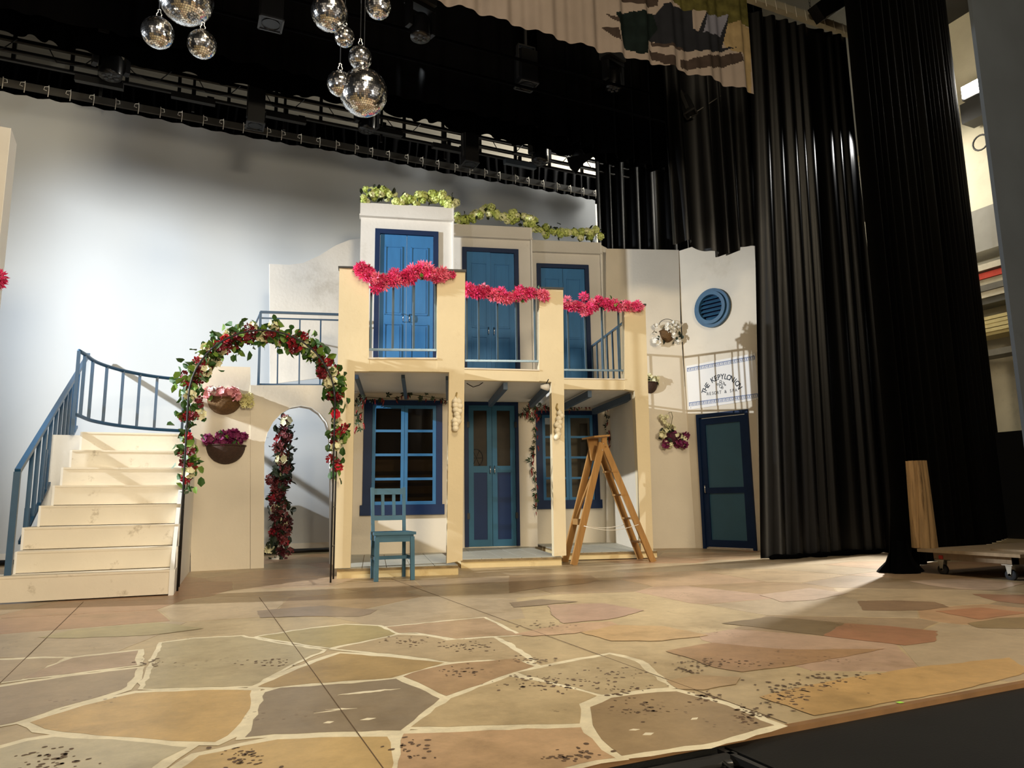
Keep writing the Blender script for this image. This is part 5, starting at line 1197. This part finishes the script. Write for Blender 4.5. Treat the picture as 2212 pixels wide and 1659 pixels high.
# ================================================================== MIRROR BALLS
def mirror_ball(cx_, cy_, rpx, idx, lbl, hang=1.9):
    Y_ = 6.0; c = atY(cx_, cy_, Y_); dep = (Vector(c)-Vector(CAM)).dot(Vector(R@np.array([0, 0, -1]))); r_ = rpx*dep/F
    t = thing('mirror_ball', c, lbl, 'mirror ball', 'hanging mirror balls'); rr = random.Random(idx)
    m = M(); m.sph((0, 0, 0), r_*.985, 24); obj('core', m, mirrordark, t, local=True)
    m = M(); nr = max(14, int(PI*r_/.0175)); nr = min(nr, 36)
    for i in range(nr):
        t0, t1 = PI*i/nr, PI*(i+1)/nr; tm = (t0+t1)/2; nc = max(4, int(2*nr*math.sin(tm))); g = .06
        for j in range(nc):
            p0, p1 = 2*PI*(j+g)/nc, 2*PI*(j+1-g)/nc; a0_, a1_ = t0+(t1-t0)*g, t1-(t1-t0)*g
            S_ = lambda a, p: Vector((math.sin(a)*math.cos(p), math.sin(a)*math.sin(p), math.cos(a)))
            q = [S_(a0_, p0), S_(a1_, p0), S_(a1_, p1), S_(a0_, p1)]; n = (q[0]+q[1]+q[2]+q[3]).normalized(); d = sum(v.dot(n) for v in q)/4
            tl = n.orthogonal().normalized(); tb = n.cross(tl); nn = (n+tl*rr.gauss(0, .045)+tb*rr.gauss(0, .045)).normalized(); o_ = n*r_*1.002
            vs = []
            for v in q:
                f_ = v*r_; f_ -= nn*((f_-o_).dot(nn)); vs.append(f_)
            m.add(vs, [(0, 1, 2, 3)])
    o = obj('mirror_tiles', m, mirror, t, local=True); o['kind'] = 'stuff'
    m = M(); m.lathe([(.0, r_+.0), (.028, r_-.01), (.028, r_+.012), (.012, r_+.018), (0, r_+.018)], (0, 0, 0), 12); obj('cap', m, chrome, t, local=True)
    m = M(); m.tube([Vector((.012, 0, r_+.018)), Vector((.02, 0, r_+.04)), Vector((.008, 0, r_+.06)), Vector((.012, 0, r_+.078)), Vector((0, 0, r_+.088)), Vector((-.012, 0, r_+.078)), Vector((-.008, 0, r_+.06)), Vector((-.02, 0, r_+.04)), Vector((-.012, 0, r_+.018))], .005, 6); obj('hook', m, chrome, t, local=True)
    m = M(); m.cyl((0, 0, r_+.085), (0, 0, r_+.085+hang), .004, 5); obj('cord', m, black, t, local=True)
mb = [(785, 200, 51, 'largest mirror ball, lowest of the central cluster'), (778, 125, 25, 'small mirror ball directly above the largest one'), (734, 181, 27, 'mirror ball half behind the left of the largest one'),
      (744, 80, 21.5, 'smallest mirror ball, under the medium ball of the central cluster'), (712, 28, 39, 'medium mirror ball at upper left of the central cluster'), (817, 13, 28, 'mirror ball at upper right of the central cluster, cut by the top edge'),
      (341, 71, 33, 'left one of the two small balls in the left cluster'), (436, 96, 30, 'right lower ball of the left cluster'), (402, -4, 56, 'big mirror ball of the left cluster, cut by the top edge')]
for k, (x, y, r_, l) in enumerate(mb): mirror_ball(x, y, r_, k, l)

# ================================================================== LIGHTING BARS AND FIXTURES
TY = 11.6
t = thing('lighting_truss', (2, TY, 7.2), 'long dark truss of pipes and slats above the white backdrop', 'truss')
def tb(y0, y1):
    """z of a truss line from its pixel heights at the left edge"""
    return atY(0, y0, TY).z, atY(0, y1, TY).z
for k, (za, zb_) in enumerate(((7.235, 7.28), (7.405, 7.46), (7.09, 7.13))):
    m = M(); m.box((-4.5, TY-.02, za), (8.2, TY+.03, zb_)); obj('truss_rail', m, black if k != 2 else darkgrey, t)
for z, r_ in ((7.20, .022), (7.37, .018)):
    m = M(); m.cyl((-4.5, TY-.06, z), (8.2, TY-.06, z), r_, 8); obj('pipe', m, midgrey, t)
for k in range(17):
    x = -3.9+k*.72; m = M(); m.box((x, TY-.03, 7.1), (x+.05, TY+.02, 7.9)); obj('hanger', m, black, t)
for k in range(11):
    rr = random.Random(k); x = -3+k*1.0
    m = M(); m.tube([(x, TY-.08, 7.35), (x+.1, TY-.09, 7.2+rr.uniform(-.05, .05)), (x+.3, TY-.09, 7.17), (x+.45, TY-.08, 7.22), (x+.6, TY-.08, 7.4)], .008, 5); obj('cable_loop', m, black, t)
def led_bar(px, py, lbl, mt=darkgrey, w_=.62):
    c = atY(px, py, TY-.25); t = thing('led_bar', c, lbl, 'stage light', 'flat lighting bars')
    m = M(); m.hexa([Vector(p) for p in [(-w_/2, -.07, -.05), (w_/2, -.07, -.05), (w_/2, .05, -.03), (-w_/2, .05, -.03), (-w_/2, -.05, .05), (w_/2, -.05, .05), (w_/2, .06, .06), (-w_/2, .06, .06)]]); obj('housing', m, mt, t, local=True)
    m = M(); m.box((-.03, -.02, .05), (.03, .03, .16)); m.box((-.02, .0, .1), (.02, .22, .13)); m.box((-.02, .18, -.1), (.02, .22, .5)); m.box((w_/2-.12, -.03, .055), (w_/2-.02, .02, .09)); obj('clamp', m, black, t, local=True)
for (x, y, l) in ((215, 180, 'leftmost flat grey lighting bar, left of the mirror balls'), (418, 215, 'flat lighting bar between the two mirror ball clusters'), (618, 256, 'flat lighting bar left of the largest mirror ball'), (830, 284, 'flat lighting bar just right of the largest mirror ball'), (970, 322, 'flat lighting bar above the hydrangeas, left of the boxy spotlight')): led_bar(x, y, l)
led_bar(1123, 356, 'pale blue grey lighting bar right of the boxy spotlight', mat('pale_bar_metal', '#56616c', .4))
def profile_box(px, py, Y_, hpx, lbl, tilt=0, w_=.24, az=0):
    c = atY(px, py, Y_); dep = (Vector(c)-Vector(CAM)).dot(Vector(R@np.array([0, 0, -1]))); h = hpx*dep/F
    t = thing('boxy_spotlight', c, lbl, 'stage light'); t.rotation_euler = (tilt, 0, az)
    s = w_/2
    m = M(); m.box((-s, -s, 0), (s, s, h)); obj('housing', m, black, t, local=True)
    m = M()
    for a, b in (((-s, -s, 0), (s, -s, 0)), ((s, -s, 0), (s, s, 0)), ((s, s, 0), (-s, s, 0)), ((-s, s, 0), (-s, -s, 0))): m.beam(Vector(a)*1.04, Vector(b)*1.04, .022, .02)
    obj('lens_frame', m, darkgrey, t, local=True)
    m = M(); m.lathe([(s*.85, -.003), (s*.78, .012), (0, .02)], (0, 0, -.006), 20); obj('lens', m, blackgl, t, local=True)
    m = M(); m.box((s, -s*.3, h*.2), (s+.012, s*.3, h+.1)); m.box((-s-.012, -s*.3, h*.2), (-s, s*.3, h+.1)); m.box((-s-.01, -s*.3, h+.09), (s+.01, s*.3, h+.11)); m.beam((0, 0, h+.1), (0, 0, h+.5), .03, .03); obj('yoke', m, darkgrey, t, local=True)
profile_box(551, 272, 11.0, 85, 'tall boxy spotlight hanging between left truss sections')
profile_box(1015, 355, 11.0, 80, 'boxy black spotlight above the middle house')
profile_box(1137, 185, 8.2, 75, 'boxy spotlight with lit frame edge under the banner')
profile_box(585, 52, 8.0, 60, 'boxy spotlight facing down between the mirror ball clusters')
profile_box(1492, 246, 7.9, 40, 'small tilted spotlight left of the pleated curtain', tilt=-.3, w_=.16, az=.6)
for (x0, x1, y_, z_, l_) in ((-4, 8, 11.0, 7.62, 'black pipe carrying the rear moving head lights'), (0, 7.4, 8.2, 6.35, 'black pipe carrying the lights under the banner'), (-3, 6, 8.0, 6.6, 'black pipe carrying the spotlight between the mirror ball clusters'), (-2, 6, 7.0, 6.45, 'black pipe above the mirror balls'), (-2, 4, 6.0, 7.6, 'black bar the mirror balls hang from')):
    m = M(); m.cyl((x0, y_, z_), (x1, y_, z_), .02, 8)
    for x_ in (x0+.2, x1-.2): m.cyl((x_, y_, z_), (x_, y_, 11.19), .008, 5)
    tag(obj('fly_bar', m, velvet), l_, 'pipe')
m = M(); m.cyl(atY(1502, 243, 7.95), atY(1557, 207, 7.95), .008, 6); tag(obj('support_rod', m, midgrey), 'thin slanted rod at the small tilted spotlight', 'rod')
def moving_head(px, py, Y_, lbl, sc=1., tilt=.0):
    c = atY(px, py, Y_); t = thing('moving_head', c, lbl, 'stage light', 'moving head lights'); t.rotation_euler = (tilt, 0, .3); t.scale = (sc, sc, sc)
    m = M(); m.lathe([(0, .15), (.09, .14), (.13, .06), (.125, -.12), (.12, -.15), (.0, -.15)], (0, 0, 0), 20); obj('head', m, blackgl, t, local=True)
    m = M()
    for k in range(7):
        a = 2*PI*k/6; q = Vector((math.cos(a)*.065, math.sin(a)*.065, -.152)) if k < 6 else Vector((0, 0, -.152)); m.lathe([(.028, 0), (.024, -.006), (0, -.008)], q, 8)
    obj('lens_cluster', m, darkgrey, t, local=True)
    m = M(); m.box((-.19, -.05, -.06), (-.14, .05, .26)); m.box((.14, -.05, -.06), (.19, .05, .26)); m.box((-.19, -.06, .24), (.19, .06, .30)); obj('yoke', m, black, t, local=True)
    m = M(); m.box((-.17, -.11, .30), (.17, .11, .42)); obj('base', m, darkgrey, t, local=True)
for (x, y, Y_, l, s_) in ((240, 140, 11.0, 'moving head light left of the mirror balls', 1.25), (792, 262, 11.0, 'moving head light just under the largest mirror ball', 1.1), (1166, 330, 11.0, 'moving head light above the middle house hydrangeas', 1.25), (1325, 172, 8.2, 'moving head light under the right part of the banner', 1.0), (908, 58, 7.0, 'moving head light right of the mirror balls near the top', .9)): moving_head(x, y, Y_, l, s_)
t = thing('barn_door_lamp', atY(1250, 340, 10.7), 'lamp with black barn door flaps above the right house', 'stage light')
m = M(); c = wloc(t); m.prism([atY(x, y, 10.6) for x, y in ((1225, 340), (1278, 330), (1283, 338), (1258, 355), (1245, 376), (1232, 362))], (0, .02, 0)); obj('flap', m, black, t)
m = M(); m.cyl(c+Vector((.05, .05, .0)), c+Vector((.1, .25, .25)), .12, 16); obj('housing', m, black, t)
t = thing('barn_door_lamp', atY(1795, 25, 7.0), 'lamp with black flaps above the pleated curtain at the top edge', 'stage light')
m = M(); c = wloc(t); m.prism([atY(x, y, 7.0) for x, y in ((1762, 8), (1790, -12), (1825, -10), (1828, 12), (1782, 40))], (0, .16, 0)); obj('housing', m, black, t)
m = M(); m.cyl(atY(1785, 38, 6.98), atY(1826, 12, 6.98), .01, 6); obj('lens_frame', m, midgrey, t)
# unseen side work light at left; flaps added and shaped to cut its beam
t = thing('work_light', LA, 'unseen work light at the left wing, flaps added to shape its beam', 'stage light')
def dirv(az, el): a, e = math.radians(az), math.radians(el); return Vector((math.cos(a)*math.cos(e), math.sin(a)*math.cos(e), math.sin(e)))
def flap(pairs):
    D_ = .55; lo = [LA+dirv(a, e)*D_ for a, e in pairs]; hi = [LA+dirv(a, e2)*D_ for a, e2 in [(p[0], p[2]) for p in pairs_full]]
    return lo, hi
for pairs_full in ([(85, 22, 60), (52, 20.5, 60), (38, 12.5, 60), (25, 5.5, 60), (15.5, 5, 60), (13, 9, 60), (6, 9, 60), (3, 3.6, 60), (-20, 3.2, 60)], [(-16, -60, -89), (-12, -36, -80), (0, -34.5, -80), (8, -32, -80), (11, -27, -80), (14, -23.5, -80), (18, -22.5, -80), (24, -20, -80), (30, -23, -80), (36, -50, -80)]):
    lo = [LA+dirv(a, e)*.55 for a, e, _ in pairs_full]; hi = [LA+dirv(a, e2)*.55 for a, _, e2 in pairs_full]
    m = M(); n = len(lo); m.add(lo+hi, [(i, i+1, n+i+1, n+i) for i in range(n-1)]); obj('beam_cut_flap', m, black, t)
m = M(); m.cyl(LA+Vector((-.35, 0, 0)), LA+Vector((-.12, 0, 0)), .14, 16); obj('housing', m, black, t)
m = M(); m.cyl(LA+Vector((-.25, 0, -.15)), Vector((LA.x-.25, LA.y, 0)), .025, 10); obj('stand_pole', m, black, t)

# ================================================================== BACKSTAGE RIGHT
t = thing('flood_lamp', atX(2110, 192, 15.0), 'glaring white flood lamp on the far right wall', 'lamp')
c = wloc(t); m = M(); m.box((c.x-.14, c.y-.24, c.z-.13), (c.x-.1, c.y+.24, c.z+.13)); obj('lens', m, mat('lamp_glare', (1, .95, .85), .5, emit=30), t)
m = M(); m.box((c.x-.1, c.y-.27, c.z-.16), (c.x+.15, c.y+.27, c.z+.16)); obj('housing', m, darkgrey, t)
l = bpy.data.lights.new('flood_lamp_light', 'AREA'); l.energy = 60; l.color = (1, .95, .85); l.size = .5
lo_ = bpy.data.objects.new('flood_lamp_light', l); COL.objects.link(lo_); lo_.location = (c.x-.2, c.y, c.z); lo_.rotation_euler = Vector((-1, -.1, -.6)).to_track_quat('-Z', 'Y').to_euler()
m = M()
a = atX(2124, 235, 14.9); m.box((a.x-.2, a.y-.35, a.z-.22), (a.x+.2, a.y+.35, a.z+.22)); tag(obj('wall_box', m, darkgrey), 'dark grey box on the far wall under the flood lamp', 'box')
m = M(); a = atX(2118, 308, 14.9); m.tube([a+Vector((0, math.cos(q)*.16, math.sin(q)*.16)) for q in [2*PI*k/16 for k in range(16)]], .02, 6, closed=True); tag(obj('wall_hose_ring', m, darkgrey), 'coiled ring on the far wall below the flood lamp', 'hose')
# grey duct panel, timber rack
a, b = atX(2130, 450, 14.6), atX(2175, 540, 14.6)
m = M(); m.box((14.5, a.y-2.5, b.z+.1), (15.1, a.y+1.6, a.z)); tag(obj('duct_panel', m, mat('grey_duct', '#8d8a80', .6)), 'grey duct panel on the far right wall above the timber rack', 'duct')
t = thing('timber_rack', (14.6, 8.6, 0), 'rack of stacked boards against the far right wall', 'rack')
zz = [atX(2160, y, 14.5).z for y in (572, 590, 604, 618, 632, 646, 700, 716, 760)]
cols = ['#d9d2bd', '#c9412e', '#b9b19a', '#6d6a61', '#d9d2bd', '#55534c', '#d6c88f', '#cfc088', '#77746a']
for k, z in enumerate(zz):
    m = M(); m.box((14.3+.03*(k % 3), 6.2, z-.07), (14.8, 10.3, z+.05)); obj('board', m, mat('board_%d' % k, cols[k], .7, var=.1, scale=6), t)
for k in range(4):
    z = atX(2180, 682+k*9, 14.5).z; m = M(); m.box((14.28, 6.2, z-.035), (14.8, 10.3, z+.03)); obj('board', m, mat('board_7', cols[7]), t)
m = M()
for y in (6.4, 8.2, 10.1): m.box((14.75, y, 0), (14.85, y+.1, 6)); 
obj('upright', m, darkgrey, t)
m = M(); m.box((13.6, 6.4, 0), (14.9, 10.4, 1.9)); tag(obj('dark_cabinet', m, black), 'large black cabinet below the timber rack', 'cabinet')
# seen through the slit between the two side curtains
SX = 13.2
def slit(px0, py0, px1, py1, X_, mt, name, label, cat, th=.1):
    a, b = atX(px0, py0, X_), atX(px1, py1, X_); m = M(); m.box((X_, min(a.y, b.y), 0 if name == 'stored_panel' else min(a.z, b.z)), (X_+th, max(a.y, b.y), max(a.z, b.z))); return tag(obj(name, m, mt), label, cat)
pale = mat('pale_scenery', '#cfc8b0', .7, var=.12, scale=5)
slit(1868, 560, 1925, 700, 14.6, pale, 'stored_panel', 'pale stored scenery panel high in the gap between side curtains', 'panel', .05)
for k, (y0, y1, sk) in enumerate(((690, 735, 20), (740, 790, -15), (800, 850, 25), (640, 690, -20))):
    m = M(); a, b = atX(1872, y0, 13.9), atX(1928, y1, 13.9); m.beam(a, b, .1, .09); tag(obj('scrap_timber', m, pale), ['upper slanting pale timber in the gap between side curtains', 'middle slanting pale timber in the gap between side curtains', 'lower slanting pale timber in the gap between side curtains', 'topmost slanting pale timber in the gap between side curtains'][k], 'timber')
slit(1868, 840, 1930, 900, 13.8, mat('grey_cabinet', '#77736a', .6), 'grey_case', 'grey case in the gap between side curtains', 'case')
m = M(); m.beam(atX(1895, 838, 13.6), atX(1905, 900, 13.6), .04, .04); m.beam(atX(1885, 835, 13.6), atX(1915, 862, 13.6), .04, .04); tag(obj('white_stand', m, white), 'thin white crossed stand before the grey case', 'stand')
slit(1872, 905, 1935, 1068, 13.3, black, 'equipment_rack', 'black equipment rack in the gap between side curtains', 'rack', .5)
slit(1880, 1000, 1912, 1018, 13.2, mat('label_white', '#c9c9cf', .6, var=.5, scale=30), 'paper_tray', 'white tray of small items on the black rack', 'tray', .05)
slit(1893, 930, 1902, 942, 13.2, whitep, 'small_box', 'small white box on the black rack', 'box', .05)
slit(1896, 960, 1906, 970, 13.2, mat('brown_cap', '#8a6b45', .6), 'brown_pouch', 'small brown pouch on the black rack', 'pouch', .05)
slit(1896, 1046, 1920, 1060, 13.1, blue2, 'blue_crate', 'small blue crate low in the gap between side curtains', 'crate', .1)
a = atX(1900, 1075, 12.2); m = M(); m.box((11.2, 9.2, 0), (11.25, 10.6, .62)); tag(obj('white_board', m, white), 'white board leaning low in the gap between side curtains', 'panel')
m = M(); q_ = atX(1862, 395, 12.5); m.tube([Vector((q_.x, q_.y, 11.2)), q_, atX(1868, 470, 12.5)], .03, 6); m.tube([atX(1874, 395, 12.5), atX(1866, 480, 12.5)], .02, 6); tag(obj('hanging_rigging', m, darkgrey), 'dark hanging rigging high in the gap between side curtains', 'rigging')
print('objects', len(bpy.data.objects))
